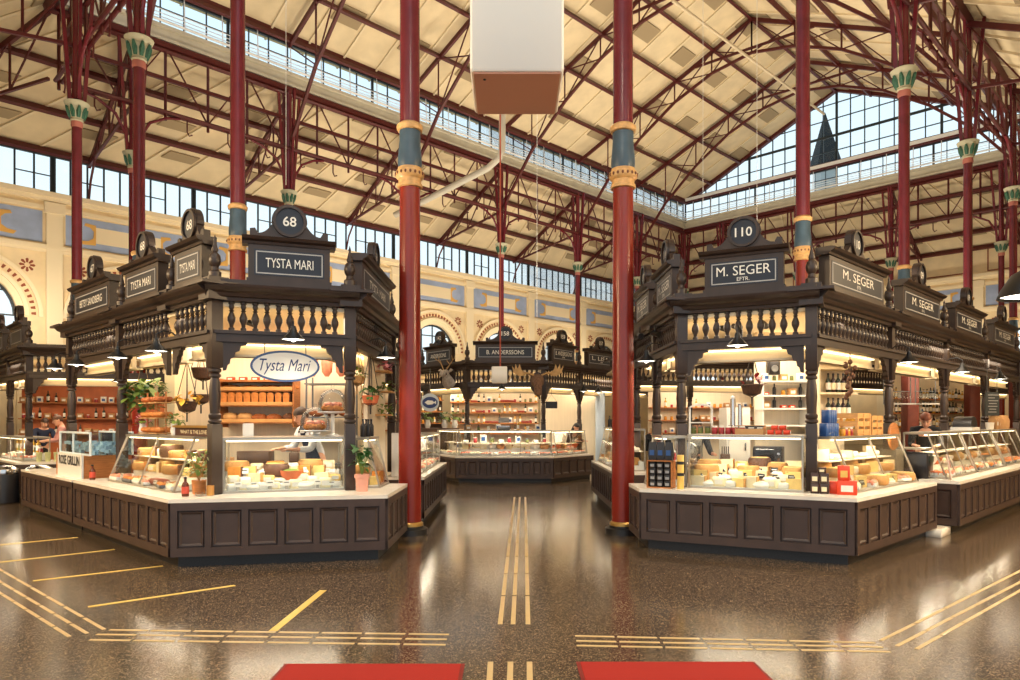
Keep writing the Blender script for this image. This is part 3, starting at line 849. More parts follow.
# middle stall at the end of the aisle --------------------------------------
k3 = pavilion('dark carved canopy of the middle stall at the end of the aisle, with number 158', [
    ((-4.3, 24.0), (-2.75, 22.2), dict(nopost=True)),
    ((-2.75, 22.2), (-1.23, 20.3), dict(sign=('ANDERSSONS', None, '142', 1.4), xc=1.0)),
    ((-1.23, 20.3), (.96, 20.3), dict(sign=('B. ANDERSSONS', None, '158', 1.72))),
    ((.96, 20.3), (2.15, 21.9), dict(sign=('B. ANDERSSONS', 'EFTR.', '159', 1.25))),
    ((2.15, 21.9), (3.7, 23.9), dict(sign=('L. LISAS', 'EFTR.', '157', 1.7))),
    ((3.7, 23.9), (5.2, 25.9), dict(sign=('L. LISAS', None, '157', 1.5)))],
    zc=.72, ceiling=[(-4.3, 24.0), (-2.75, 22.2), (-1.23, 20.3), (.96, 20.3), (2.15, 21.9), (5.2, 25.9)])
# far left edge ---------------------------------------------------------------
C5 = (-10.85, 15.9)
k5 = pavilion('dark carved canopy of the stall at the far left edge', [
    ((-13.9, 18.9), (-12.3, 17.35), dict(sign=('', None, '66', 1.2))),
    ((-12.3, 17.35), C5, dict(sign=('', None, '66', 1.3))),
    (C5, (-7.9, 16.7), dict(sign=('', None, '65', .7), xc=2.1, nolast=True))],
    ceiling=[(-13.9, 18.9), C5, (-7.9, 16.7), (-8.5, 19.5)])
# stalls standing further back ----------------------------------------------
k4 = pavilion('dark balustraded canopy seen through the right front stall', [
    ((2.9, 19.2), (5.0, 19.6), dict()), ((5.0, 19.6), (7.2, 20.0), dict()), ((7.2, 20.0), (9.4, 20.4), dict())],
    ceiling=[(2.9, 19.2), (9.4, 20.4), (9.0, 23), (3, 22)], brackets=False)
k6 = pavilion('dark balustraded canopy seen through the left front stall', [
    ((-9.3, 19.8), (-7.0, 19.2), dict()), ((-7.0, 19.2), (-4.8, 18.7), dict()), ((-4.8, 18.7), (-2.9, 18.4), dict())],
    ceiling=[(-9.3, 19.8), (-2.9, 18.4), (-3, 21), (-9, 22)], brackets=False)
k7 = pavilion('dark canopy of the stall behind the right edge counters', [
    ((9.6, 20.6), (12.6, 22.4), dict()), ((12.6, 22.4), (15.6, 24.2), dict()), ((15.6, 24.2), (18.6, 26.0), dict())],
    ceiling=[(9.6, 20.6), (18.6, 26), (17, 28), (10.2, 23.4)], brackets=False)
# ------------------------------------------------------------------ goods: materials
M_ = mat
straw = M_('yellow_cheese', lin(236, 204, 128), .5, var=.06, scale=20)
pale_ch = M_('pale_cheese', lin(244, 230, 190), .5, var=.05, scale=20)
orange_ch = M_('orange_cheese', lin(226, 152, 66), .5, var=.08, scale=18)
rind = M_('cheese_rind', lin(190, 140, 78), .6, var=.15, scale=24)
rind_dark = M_('dark_rind', lin(92, 60, 42), .6, var=.2, scale=24)
white_pack = M_('white_wrap', lin(240, 236, 226), .4, var=.03)
kraft = M_('kraft_paper', lin(186, 142, 92), .7, var=.08)
crust = M_('bread_crust', lin(160, 88, 40), .7, var=.25, scale=14)
crust_l = M_('golden_crust', lin(188, 118, 54), .7, var=.2, scale=14)
crust_d = M_('dark_rye_crust', lin(96, 56, 34), .75, var=.25, scale=14)
flour = M_('floury_crust', lin(198, 152, 98), .8, var=.2, scale=10)
meat_pink = M_('pink_ham', lin(220, 140, 112), .45, var=.2, scale=14)
salami_red = M_('salami_red', lin(140, 52, 40), .5, var=.25, scale=30)
wood_light = M_('pale_wood', lin(206, 154, 92), .55, var=.12, scale=7, stretch=(1, 1, 8))
wood_honey = M_('honey_wood', lin(178, 112, 58), .5, var=.15, scale=7, stretch=(1, 1, 8))
terracotta = M_('terracotta', lin(204, 112, 72), .7, var=.08)
pink_pot = M_('pink_clay', lin(222, 160, 140), .65, var=.05)
leaf = M_('leaf_green', lin(46, 96, 40), .5, var=.3, scale=9)
leaf_y = M_('leaf_light_green', lin(116, 140, 62), .55, var=.3, scale=9)
leaf_w = M_('leaf_pale', lin(196, 200, 150), .6, var=.2, scale=9)
wicker = M_('dark_wicker', lin(70, 44, 28), .7, var=.4, scale=60)
wicker_l = M_('pale_wicker', lin(178, 136, 84), .7, var=.3, scale=60)
amber = M_('amber_glass', lin(96, 40, 16), .15)
label_red = M_('red_label', lin(196, 72, 52), .5)
black_pack = M_('black_pack', lin(28, 26, 30), .4)
blue_pack = M_('blue_pack', lin(40, 82, 142), .4)
red_pack = M_('orange_red_pack', lin(222, 66, 30), .4)
brown_pack = M_('dark_brown_pack', lin(58, 36, 32), .4)
yellow_pack = M_('yellow_pack', lin(230, 190, 96), .5)
bottle_green = M_('dark_bottle_glass', lin(26, 40, 28), .15)
wine_red = M_('wine_bottle', lin(50, 20, 22), .15)
white_ceramic = M_('white_ceramic', lin(240, 238, 232), .25)
chrome = M_('chrome', lin(200, 200, 200), .15, metal=1)
tin = M_('tin_grey', lin(120, 124, 128), .4, metal=.5)
rope = M_('cord', lin(150, 120, 84), .8)
cord_dark = M_('dark_cord', lin(40, 36, 34), .7)
terra_pillar = M_('terracotta_pillar', lin(100, 36, 20), .55, var=.1)
orange_wood = M_('orange_wood', lin(190, 102, 54), .5, var=.12, scale=4)
chalk = M_('chalkboard', lin(46, 50, 52), .7, var=.1)
ice_glass = glassmat('ice_glass', (.80, .92, .98), 1.0)
jar_glass = glassmat('jar_glass', (.95, .97, .97), .35)
dome_glass = glassmat('dome_glass', (.9, .93, .95), .8)
red_jam = M_('red_jam', lin(150, 34, 40), .3)
pink_flower = M_('pink_petals', lin(226, 150, 160), .6, var=.2)
yellow_flower = M_('yellow_petals', lin(236, 190, 70), .6)
grey_box = M_('grey_packaging', lin(150, 150, 150), .5)

PROTO = {}
def put(key, make, loc, rz, label, cat, group=None, scale=None, name=None):
    """the first call builds the thing, later calls copy it with its parts"""
    if key not in PROTO:
        o = make(); PROTO[key] = o
        o.location = loc; o.rotation_euler = (0, 0, rz); tag(o, label, cat, group)
        if scale: o.scale = scale if isinstance(scale, tuple) else (scale,)*3
        return o
    o = dup(PROTO[key], loc, rz, label, None, scale or (1, 1, 1)); 
    if group: o['group'] = group
    elif 'group' in o: del o['group']
    return o
def root(name):
    o = bpy.data.objects.new(name, None); o.empty_display_size = .1; C.objects.link(o); ORG[o.name] = V((0, 0, 0)); return o
def one(name, mb, mats):
    o = bpy.data.objects.new(name, mb.mesh(name, mats)); C.objects.link(o); ORG[o.name] = V((0, 0, 0)); return o

# -- single goods
def mk_wheel(c_in, c_out, r=.13, h=.09):
    def f():
        t = root('cheese_round')
        MB().lathe((0, 0, 0), [(r-.012, 0), (r, .015), (r+.004, h/2), (r, h-.015), (r-.012, h)], 20).part('rind', c_out, t)
        MB().lathe((0, 0, 0), [(r-.02, h-.002), (r-.02, h+.004)], 20).part('cut_face', c_in, t)
        return t
    return f
def mk_wedge(c_in, c_out, r=.17, h=.1, a=.75):
    def f():
        t = root('cheese_wedge'); n = 6
        pts = [(0, 0)] + [(r*math.cos(-a/2+a*i/n), r*math.sin(-a/2+a*i/n)) for i in range(n+1)]
        pts = [(x-r*.55, y) for x, y in pts]
        MB().slab(pts, 0, h).part('paste', c_in, t)
        o = [(r*1.04*math.cos(-a/2+a*i/n)-r*.55, r*1.04*math.sin(-a/2+a*i/n)) for i in range(n+1)]
        i_ = [(r*math.cos(-a/2+a*i/n)-r*.55, r*math.sin(-a/2+a*i/n)) for i in range(n+1)]
        MB().slab(o+list(reversed(i_)), -0.0, h+.003).part('rind', c_out, t)
        return t
    return f
def mk_block(c, d=(.14, .1, .07), name='cheese_block', lab=True):
    def f():
        t = root(name)
        MB().rbox((0, 0, d[2]/2), d, .012).part('block', c, t)
        if lab: MB().box((0, -d[1]/2-.001, d[2]*.5), (d[0]*.55, .003, d[2]*.5)).part('paper_label', white_pack, t)
        return t
    return f
def mk_tray(c=None, d=(.26, .2, .035), fill=None):
    def f():
        t = root('serving_tray'); x, y, z = d
        m = MB().box((0, 0, .004), (x, y, .008))
        for s in (-1, 1):
            m.box((s*(x/2-.004), 0, z/2), (.008, y, z)); m.box((0, s*(y/2-.004), z/2), (x, .008, z))
        m.part('dish', c or white_ceramic, t)
        m = MB(); rnd = random.Random(3)
        for i in range(4):
            for j in range(3):
                m.ell((-x/2+x*(i+.5)/4+rnd.uniform(-.01, .01), -y/2+y*(j+.5)/3, .03), (x/8*1.05, y/6*1.05, .026+rnd.uniform(0, .012)), 8, 5)
        o = m.part('filling', fill or meat_pink, t); o['kind'] = 'stuff'
        return t
    return f
def mk_bowl(c_out, c_in):
    def f():
        t = root('bowl')
        MB().lathe((0, 0, 0), [(.05, 0), (.06, .01), (.1, .06), (.11, .1), (.1, .1), (.09, .06), (.04, .03)], 18).part('dish', c_out, t)
        MB().lathe((0, 0, 0), [(.09, .075), (.1, .085), (.07, .105), (.02, .115)], 14).part('filling', c_in, t)
        return t
    return f
def mk_loaf(c, r=(.13, .08, .065), name='bread_loaf', slash=True):
    def f():
        t = root(name)
        m = MB().ell((0, 0, r[2]*.9), r, 14, 8); m.part('crust', c, t)
        if slash:
            m = MB()
            for k in (-.45, 0, .45): m.path([(r[0]*k-.02, -r[1]*.6, r[2]*1.62), (r[0]*k, 0, r[2]*1.9*math.sqrt(1-k*k*.5)), (r[0]*k+.02, r[1]*.6, r[2]*1.62)], .008, 5)
            m.part('slash', flour, t)
        return t
    return f
def mk_tinloaf(c):
    def f():
        t = root('tin_loaf')
        pr = [(-.05, 0), (.05, 0), (.055, .12), (.062, .15), (.045, .185), (0, .2), (-.045, .185), (-.062, .15), (-.055, .12)]
        G = Fr((0, 0, 0), (1, 0, 0)); MB().prism(pr, G, -.13, .13).part('crust', c, t)
        MB().prism([(x*.86, z*.93+.004) for x, z in pr], G, .13, .133).part('end_crust', M_('end_crust', lin(196, 120, 54), .7, var=.2, scale=20), t)
        return t
    return f
def mk_bottle(c, h=.3, r=.037, cap=None, lab=None):
    def f():
        t = root('bottle')
        MB().lathe((0, 0, 0), [(r*.9, 0), (r, .01), (r, h*.58), (r*.85, h*.66), (r*.38, h*.76), (r*.36, h*.94)], 14).part('body', c, t)
        MB().lathe((0, 0, 0), [(r*.42, h*.9), (r*.44, h*.99), (r*.3, h)], 10).part('cap', cap or black_pack, t)
        if lab: MB().lathe((0, 0, 0), [(r*1.01, h*.15), (r*1.02, h*.16), (r*1.02, h*.5), (r*1.01, h*.51)], 14).part('paper_label', lab, t)
        return t
    return f
def mk_jar(c, h=.11, r=.04, lid=None):
    def f():
        t = root('jar')
        MB().lathe((0, 0, 0), [(r*.9, 0), (r, .01), (r, h*.75), (r*.85, h*.82)], 14).part('body', c, t)
        MB().lathe((0, 0, 0), [(r*.9, h*.82), (r*.92, h*.84), (r*.92, h*.98), (r*.85, h)], 14).part('lid', lid or white_pack, t)
        return t
    return f
def mk_box(c, d, band=None, name='carton'):
    def f():
        t = root(name)
        MB().rbox((0, 0, d[2]/2), d, .006).part('body', c, t)
        if band: MB().box((0, -d[1]/2-.001, d[2]*.45), (d[0]*.6, .003, d[2]*.45)).part('paper_label', band, t)
        return t
    return f
def mk_tag(c, c2):
    def f():
        t = root('price_tag')
        M = Matrix.Rotation(-.3, 3, 'X')
        MB().box((0, 0, .06), (.085, .003, .055), M=M).part('card', c, t)
        MB().box((0, -.003, .066), (.055, .002, .008), M=M).box((0, 0.001, .05), (.04, .0022, .008), M=M).part('print', c2, t)
        MB().box((0, .006, .018), (.03, .02, .036)).part('stand', case_metal, t)
        return t
    return f
def mk_salami():
    t = root('salami')
    MB().path([(-.16, 0, .035), (-.15, 0, .035), (-.08, 0, .035), (.08, 0, .035), (.15, 0, .035), (.16, 0, .035)], [.008, .028, .034, .034, .028, .008], 12).part('sausage', salami_red, t)
    MB().tube((-.18, 0, .035), (-.155, 0, .035), .006, 6).part('string', rope, t)
    return t
def mk_pile(c, n=14, s=.1, seed=1, nm='pile'):
    def f():
        rnd = random.Random(seed); m = MB()
        for i in range(n):
            a = rnd.uniform(0, 6.28); q = rnd.uniform(0, s)
            m.ell((q*math.cos(a), q*math.sin(a)*.8, .02+rnd.uniform(0, .06)*(1-q/s)), (.028, .02, .02), 6, 4, Matrix.Rotation(rnd.uniform(0, 3), 3, 'Z'))
        o = one(nm, m, c); o['kind'] = 'stuff'; return o
    return f
KINDS = {
    'wheel_y': ('pale yellow cheese wheel', mk_wheel(straw, rind), 'cheese'),
    'wheel_w': ('white mould cheese round', mk_wheel(pale_ch, white_pack, .085, .05), 'cheese'),
    'wheel_d': ('dark rinded cheese wheel', mk_wheel(straw, rind_dark, .12, .11), 'cheese'),
    'wedge_y': ('yellow cheese wedge', mk_wedge(straw, rind), 'cheese'),
    'wedge_p': ('pale cheese wedge', mk_wedge(pale_ch, rind), 'cheese'),
    'wedge_o': ('orange cheese wedge', mk_wedge(orange_ch, rind_dark), 'cheese'),
    'block_y': ('yellow cheese block', mk_block(straw), 'cheese'),
    'block_p': ('pale labelled cheese block', mk_block(pale_ch, (.13, .1, .08)), 'cheese'),
    'pack_w': ('white wrapped cheese packet', mk_block(white_pack, (.12, .09, .06), 'wrapped_packet', False), 'packet'),
    'tray_h': ('tray of pink sliced ham', mk_tray(white_ceramic, fill=meat_pink), 'tray'),
    'tray_g': ('tray of golden pastries', mk_tray(tin, fill=crust_l), 'tray'),
    'tray_o': ('tray of orange salmon pieces', mk_tray(white_ceramic, fill=M_('salmon', lin(226, 128, 78), .4, var=.15, scale=30)), 'tray'),
    'tray_y': ('tray of grated pale cheese', mk_tray(white_ceramic, fill=pale_ch), 'tray'),
    'bowl_o': ('orange bowl of salad', mk_bowl(terracotta, leaf_y), 'bowl'),
    'bowl_w': ('white bowl of cream dip', mk_bowl(white_ceramic, pale_ch), 'bowl'),
    'salami': ('red salami', mk_salami, 'sausage'),
    'loaf': ('crusty brown loaf', mk_loaf(crust), 'bread'),
    'loaf_f': ('round floury loaf', mk_loaf(flour, (.13, .12, .075)), 'bread'),
    'loaf_d': ('dark rye loaf', mk_loaf(crust_d, (.11, .1, .07)), 'bread'),
    'tin_g': ('golden tin loaf standing on end', mk_tinloaf(crust_l), 'bread'),
    'tin_d': ('dark brown tin loaf standing on end', mk_tinloaf(crust_d), 'bread'),
    'baguette': ('long flat golden loaf', mk_loaf(crust_l, (.17, .05, .04)), 'bread'),
    'tag_w': ('white price card', mk_tag(white_pack, black_pack), 'price card'),
    'tag_b': ('black price card', mk_tag(black_pack, white_pack), 'price card'),
    'jar_r': ('red jam jar with white lid', mk_jar(red_jam), 'jar'),
    'jar_y': ('honey coloured jar', mk_jar(M_('honey', lin(206, 140, 40), .25), lid=brass), 'jar'),
    'jar_g': ('green pickle jar', mk_jar(M_('pickle', lin(104, 112, 56), .3), lid=tin), 'jar'),
    'bottle_g': ('dark green bottle', mk_bottle(bottle_green, lab=white_pack), 'bottle'),
    'bottle_r': ('dark red wine bottle', mk_bottle(wine_red, lab=pale_ch), 'bottle'),
    'bottle_b': ('black bottle', mk_bottle(black_pack, .24), 'bottle'),
    'bottle_o': ('golden oil bottle', mk_bottle(M_('oil', lin(206, 160, 60), .2), .27, lab=white_pack), 'bottle'),
    'box_r': ('small red carton', mk_box(red_pack, (.12, .08, .06), white_pack), 'carton'),
    'box_k': ('kraft paper carton', mk_box(kraft, (.16, .12, .14), white_pack), 'carton'),
    'box_w': ('white carton', mk_box(white_pack, (.14, .1, .16), blue_pack), 'carton'),
    'cup': ('white paper cup', lambda: one('paper_cup', MB().lathe((0, 0, 0), [(.03, 0), (.042, .11), (.045, .112), (.04, .11), (.03, .03)], 14), white_pack), 'cup'),
    'glass': ('clear wine glass', lambda: one('wine_glass', MB().lathe((0, 0, 0), [(.035, 0), (.035, .004), (.005, .01), (.005, .09), (.03, .12), (.04, .16), (.033, .21)], 12), jar_glass), 'glass'),
    'basket': ('pale wicker basket', lambda: one('bread_basket', MB().lathe((0, 0, 0), [(.1, 0), (.13, .1), (.14, .11), (.12, .1), (.09, .02)], 16), wicker_l), 'basket'),
}
CNT = {}
def goods(key, loc, rz, where, group, scale=None, side='from left', jit=0):
    d, mk, cat = KINDS[key]
    k = (key, where, side); CNT[k] = CNT.get(k, 0)+1
    lb = '%s %s %s, %s' % (ORD[min(CNT[k], 28)], d, side, where)
    return put(key, mk, loc, rz+random.uniform(-jit, jit), lb, cat, group, scale)

STEPS = [(.2, .1), (.34, .17), (.48, .24)]
def stepz(d): return max([.03]+[z for q, z in STEPS if d >= q])
def case(label, a, b, z0=.8, h=.66, depth=.62, slant=0.0, panes=1, shelf=None, lamp=1.0, back=False, name='glass_display_case'):
    """a, b: front bottom corners left/right; glass case with steel frame, panes, shelf and lit top"""
    A = V((a[0], a[1], z0)); B = V((b[0], b[1], z0)); F = Fr(A, B-A); L = (B-A).length
    c = F.p(L/2, 0, -depth/2)
    t = thing(name, label, 'display case', c)
    fr = MB(); s = .018
    def bar(p, q, w=.022): fr.beam(p, q, w, w, up=F.az)
    for x in (0, L):
        bar(F.p(x, 0, 0), F.p(x, h, -slant)); bar(F.p(x, 0, -depth), F.p(x, h, -depth)); bar(F.p(x, 0.012, 0), F.p(x, .012, -depth))
    bar(F.p(0, .012, 0), F.p(L, .012, 0), .026); bar(F.p(0, .012, -depth), F.p(L, .012, -depth))
    for i in range(1, panes): bar(F.p(L*i/panes, 0, 0), F.p(L*i/panes, h, -slant), .016)
    fr.part('frame', case_metal, t, smooth=False)
    m = MB(); m.prism([(-.02, h), (L+.02, h), (L+.02, h+.035), (-.02, h+.035)], F, -depth-.01, -slant+.02)
    m.part('top_shelf', case_metal, t, smooth=False)
    m = MB(); m.prism([(.03, h-.02), (L-.03, h-.02), (L-.03, h), (.03, h)], F, -slant-.06, -slant-.02); m.part('light_strip', led, t, smooth=False)
    m = MB(); m.prism([(0, .012), (L, .012), (L, .03), (0, .03)], F, -depth, -.01)
    for k_, (d_, z_) in enumerate(STEPS): m.prism([(.012, .03), (L-.012, .03), (L-.012, z_), (.012, z_)], F, -min(depth-.012, (STEPS[k_+1][0] if k_ < len(STEPS)-1 else depth-.012)), -d_) if d_ < depth-.05 else None
    m.part('stepped_deck', white_ceramic, t, smooth=False)
    for i in range(panes):
        x0, x1 = L*i/panes+.012, L*(i+1)/panes-.012
        g = MB(); n = .003
        p = [F.p(x0, .02, 0), F.p(x1, .02, 0), F.p(x1, h, -slant), F.p(x0, h, -slant)]
        g.add(p+[q-F.az*.006 for q in p], [(0,1,2,3),(7,6,5,4),(0,1,5,4),(1,2,6,5),(2,3,7,6),(3,0,4,7)]); g.part('front_pane', case_glass, t, smooth=False)
    for x in (.004, L-.01):
        g = MB(); G = [F.p(x, .02, 0), F.p(x, h, -slant), F.p(x, h, -depth), F.p(x, .02, -depth)]
        g.add(G+[q+F.ax*.006 for q in G], [(0,1,2,3),(7,6,5,4),(0,1,5,4),(1,2,6,5),(2,3,7,6),(3,0,4,7)]); g.part('side_pane', case_glass, t, smooth=False)
    if shelf:
        m = MB(); m.prism([(.02, shelf), (L-.02, shelf), (L-.02, shelf+.014), (.02, shelf+.014)], F, -depth+.02, -slant*shelf/h-.2); m.part('shelf', M_('shelf_white', lin(240, 228, 204), .4), t, smooth=False)
    LAMPS.append((F.p(L/2, h-.04, -slant-.12), F, L, lamp))
    rz = math.atan2(F.ax.y, F.ax.x)
    return F, L, rz, t
LAMPS = []
def fill(F, L, rz, rows, where, group, scale=None):
    """rows: (row name, depth, height above its step, keys, spacing, x0, x1)"""
    for rn, d, z, keys, sp, x0, x1 in rows:
        n = max(1, int((x1-x0)/sp))
        for i in range(n):
            x = x0+(x1-x0)*(i+.5)/n+random.uniform(-.012, .012); k = keys[i % len(keys)]
            s = random.uniform(.95, 1.2)*(1 if 'tag' in k else 1.12)
            goods(k, F.p(x, (z if z >= .3 else stepz(d)+.001), -d), rz+random.uniform(-.3, .3), rn+', '+where, group, (s, s, s*random.uniform(.95, 1.2)))

# ================================================================= LEFT FRONT STALL
CH1 = ['pack_w', 'wedge_p', 'block_p', 'pack_w', 'wheel_w', 'block_y', 'wedge_y']
F, L, rz, _ = case('steel framed glass cheese case below the oval sign of the left stall', (-3.52, 8.66), (-2.15, 9.16), h=.655, depth=.66)
w1 = 'oval sign case'
fill(F, L, rz, [
    ('front row', .11, .03, ['pack_w', 'block_p', 'wheel_w', 'pack_w', 'block_p'], .118, .04, L-.04),
    ('second row', .27, .03, ['block_p', 'pack_w', 'wedge_p', 'block_y', 'wheel_w', 'bowl_o'], .135, .04, L-.04),
    ('third row', .41, .1, ['wedge_o', 'wedge_y', 'pack_w', 'wheel_d', 'wedge_p'], .16, .04, L-.04),
    ('rear row', .56, .1, ['wheel_y', 'block_p', 'wedge_o', 'pack_w'], .2, .04, L-.04),
    ('price card row', .045, .03, ['tag_w'], .17, .06, L-.05),
    ('rear price card row', .355, .03, ['tag_w'], .26, .1, L-.05)], w1, 'cheeses in the case below the oval sign')
Ls = run((-3.885, 8.08), (-.716, .698), [3.2, .68]); off = V((.19, .2))
F, L, rz, _ = case('long slanted glass cheese and ham case on the left side counter', Ls[0]+off, Ls[1]+off, h=.66, depth=.7, slant=.26, panes=2, shelf=.36)
w2 = 'left slanted case'
fill(F, L, rz, [
    ('front row', .12, .03, ['tray_h', 'salami', 'tray_g', 'tray_y'], .27, .05, L-.05),
    ('second row', .34, .06, ['wedge_y', 'wheel_y', 'wedge_o', 'block_y', 'wedge_p'], .24, .05, L-.05),
    ('third row', .54, .12, ['wheel_y', 'wheel_d', 'wedge_y', 'wheel_y'], .26, .05, L-.05),
    ('price card row', .05, .03, ['tag_w'], .4, .2, L-.1),
    ('shelf row', .5, .375, ['wheel_y', 'wedge_o', 'block_p', 'wheel_d'], .28, .05, L-.05)], w2, 'cheeses in the left slanted case')
F2, L2, rz2 = F, L, rz
F, L, rz, _ = case('short slanted glass case at the aisle end of the left stall counter', (-1.74, 9.42), (-1.73, 10.04), h=.64, depth=.5, slant=.16, shelf=.3)
fill(F, L, rz, [('front row', .12, .03, ['wedge_y', 'block_y', 'wedge_o'], .17, .04, L-.03), ('back row', .34, .05, ['wheel_y', 'wedge_y'], .24, .04, L-.03)], 'left aisle end case', 'cheeses in the aisle end case')

# partition with bread shelves
MB().slab([(-5.46, 11.6), (-2.45, 11.6), (-2.45, 11.68), (-5.46, 11.68)], 0, 3.16).top('partition', cream_panel, 'cream boarded partition behind the bread shelves in the left stall', 'partition')
MB().slab([(-5.56, 11.35), (-5.40, 11.35), (-5.40, 11.7), (-5.56, 11.7)], 0, 3.16).top('partition_post', cream_in, 'square cream post at the left end of the boarded partition', 'post')
MB().slab([(-2.22, 10.7), (-2.16, 10.7), (-2.16, 12.2), (-2.22, 12.2)], 0, 3.16).top('partition', cream_panel, 'cream wall with hanging planters beside the left aisle column', 'partition')
sh = thing('bread_shelf', 'honey wood bread shelves on the cream partition of the left stall', 'shelf', (-4.05, 11.4, 1.6))
for z in (2.33, 2.18, 1.94, 1.67):
    MB().box((-4.05, 11.4, z), (1.18, .4, .03)).part('shelf_board', wood_honey, sh)
    if z < 2.3: MB().box((-4.05, 11.2, z+.03), (1.18, .015, .05)).part('shelf_lip', wood_light, sh)
for x in (-4.64, -3.46): MB().box((x, 11.42, 1.98), (.025, .34, .78)).part('side_panel', wood_honey, sh)
for i in range(4): goods('baguette', (-4.5+.31*i, 11.38, 2.195), 0, 'top bread shelf, left stall', 'breads on the left stall shelves')
for i in range(9): goods('tin_g' if i < 6 else 'tin_d', (-4.56+.125*i, 11.34, 1.955), 0, 'middle bread shelf, left stall', 'breads on the left stall shelves')
for i, k in enumerate(['loaf_f', 'loaf_f', 'loaf', 'loaf', 'loaf_d']): goods(k, (-4.5+.235*i, 11.36, 1.685), .2*i, 'lowest bread shelf, left stall', 'breads on the left stall shelves')
for i in range(5): goods('box_r', (-4.52+.2*i, 11.42, 2.345), 0, 'top of the bread shelves', 'cartons on top of the bread shelves')
# metal rack and hanging hams right of the shelves
rk = thing('metal_rack', 'grey metal rack behind the glass domes in the left stall', 'rack', (-2.85, 11.3, 0))
for x in (-3.22, -2.5):
    for y in (11.15, 11.5): MB().tube((x, y, 0), (x, y, 2.4), .015, 6).part('upright', tin, rk)
for z in (1.0, 1.4, 1.75, 2.28): MB().box((-2.86, 11.32, z), (.78, .38, .02)).part('shelf_board', tin, rk)
for i, k in enumerate(['loaf', 'loaf_d', 'loaf']): goods(k, (-3.1+.24*i, 11.3, 1.765), .3, 'grey metal rack of left stall', 'breads on the grey rack')
def mk_ham():
    t = root('hanging_ham')
    MB().path([(0, 0, -.1), (0, 0, -.18), (0, 0, -.3), (0, 0, -.45), (0, 0, -.52)], [.02, .05, .09, .08, .03], 12).part('meat', meat_pink, t)
    MB().tube((0, 0, 0), (0, 0, -.12), .006, 5).part('string', rope, t)
    return t
for i in range(3): put('ham', mk_ham, (-3.05+.22*i, 10.9, 2.9), .5*i, '%s pink ham from the left, hanging behind the oval sign' % ORD[i+1], 'ham', 'hams hanging in the left stall')
MB().tube((-3.3, 10.9, 2.9), (-2.4, 10.9, 2.9), .012, 6).tube((-3.3, 10.9, 2.9), (-3.3, 10.9, 3.19), .01, 5).tube((-2.4, 10.9, 2.9), (-2.4, 10.9, 3.19), .01, 5).top('hanging_rail', tin, 'thin metal rail holding the hams in the left stall', 'rail')

# oval sign
G = Fr((-2.86, 8.98, 2.39), (.94, .34, 0)); 
ov = thing('oval_sign', 'white oval shop sign with a blue rim and blue script lettering', 'sign', G.o)
def oval(a, b, n=40): return [(a*math.cos(2*PI*i/n), b*math.sin(2*PI*i/n)) for i in range(n)]
MB().prism(oval(.425, .2), G, -.012, .012).part('rim', M_('sign_blue', lin(62, 92, 140), .45), ov)
MB().prism(oval(.395, .172), G, .0, .016).part('face', sign_white, ov, smooth=False)
q = MB(); put_text(q, 'Tysta Mari', G, 0, -.01, .018, .22, shear=.35, width=.62); q.part('lettering', M_('ink_blue', lin(34, 56, 110), .5), ov, label='blue slanted script lettering', smooth=False)
for x in (-.25, .25): MB().tube(G.p(x, .16, 0), G.p(x, .28, 0), .006, 5).part('wire', tin, ov)

# glass domes on the case
def mk_dome(hs):
    def f():
        t = root('cake_dome')
        MB().lathe((0, 0, 0), [(.1, 0), (.09, .015), (.03, .03), (.025, hs), (.17, hs+.012), (.205, hs+.02), (.205, hs+.032), (.02, hs+.03)], 24).part('stand', white_ceramic, t)
        MB().lathe((0, 0, 0), [(.19, hs+.033), (.192, hs+.15), (.165, hs+.25), (.1, hs+.32), (.02, hs+.34)], 24).part('glass_dome', dome_glass, t)
        MB().lathe((0, 0, 0), [(.012, hs+.335), (.025, hs+.36), (.022, hs+.38), (.005, hs+.39)], 12).part('knob', jar_glass, t)
        m = MB()
        for i in range(7):
            a = i*.9; m.ell((.1*math.cos(a)*(i > 0), .1*math.sin(a)*(i > 0), hs+.075), (.06, .05, .045), 8, 5)
        o = m.part('pastries', crust_l, t); o['kind'] = 'stuff'
        m = MB()
        for i in range(5):
            a = i*1.25+.4; m.ell((.08*math.cos(a), .08*math.sin(a), hs+.13), (.055, .045, .035), 8, 5)
        o = m.part('iced_buns', meat_pink, t); o['kind'] = 'stuff'
        return t
    return f
put('dome1', mk_dome(.05), (-2.62, 9.48, 1.49), 0, 'lower glass cake dome on the left stall case', 'cake dome')
put('dome2', mk_dome(.3), (-2.42, 9.62, 1.49), 0, 'taller glass cake dome on a high stand, left stall case', 'cake dome')
# support board under the stands: the case top continues as a service shelf
MB().slab([(-3.3, 9.4), (-2.12, 9.84), (-2.22, 10.14), (-3.4, 9.7)], 1.455, 1.49).top('service_shelf', case_metal, 'steel shelf behind the cheese case carrying the glass domes', 'shelf')
MB().box((-3.35, 9.02, 1.58), (.13, .012, .17), .34).top('notice_card', white_pack, 'small white notice standing on the cheese case of the left stall', 'notice')
# work bench inside the stall
def bench(label, c, d, rz=0):
    t = thing('work_bench', label, 'bench', (c[0], c[1], 0), rz, local=True)
    MB().rbox((0, 0, .96), (d[0], d[1], .05), .008).part('worktop', case_metal, t)
    MB().box((0, 0, .5), (d[0]-.06, d[1]-.06, .86)).part('cupboard', M_('grey_cupboard', lin(150, 138, 120), .5), t)
    return t
bench('steel work bench under the bread shelves in the left stall', (-3.9, 11.1), (1.6, .6))
for i in range(1): goods('box_k', (-4.4+.25*i, 11.0, .985), .1*i, 'bench under the bread shelves', 'boxes on the left stall bench')

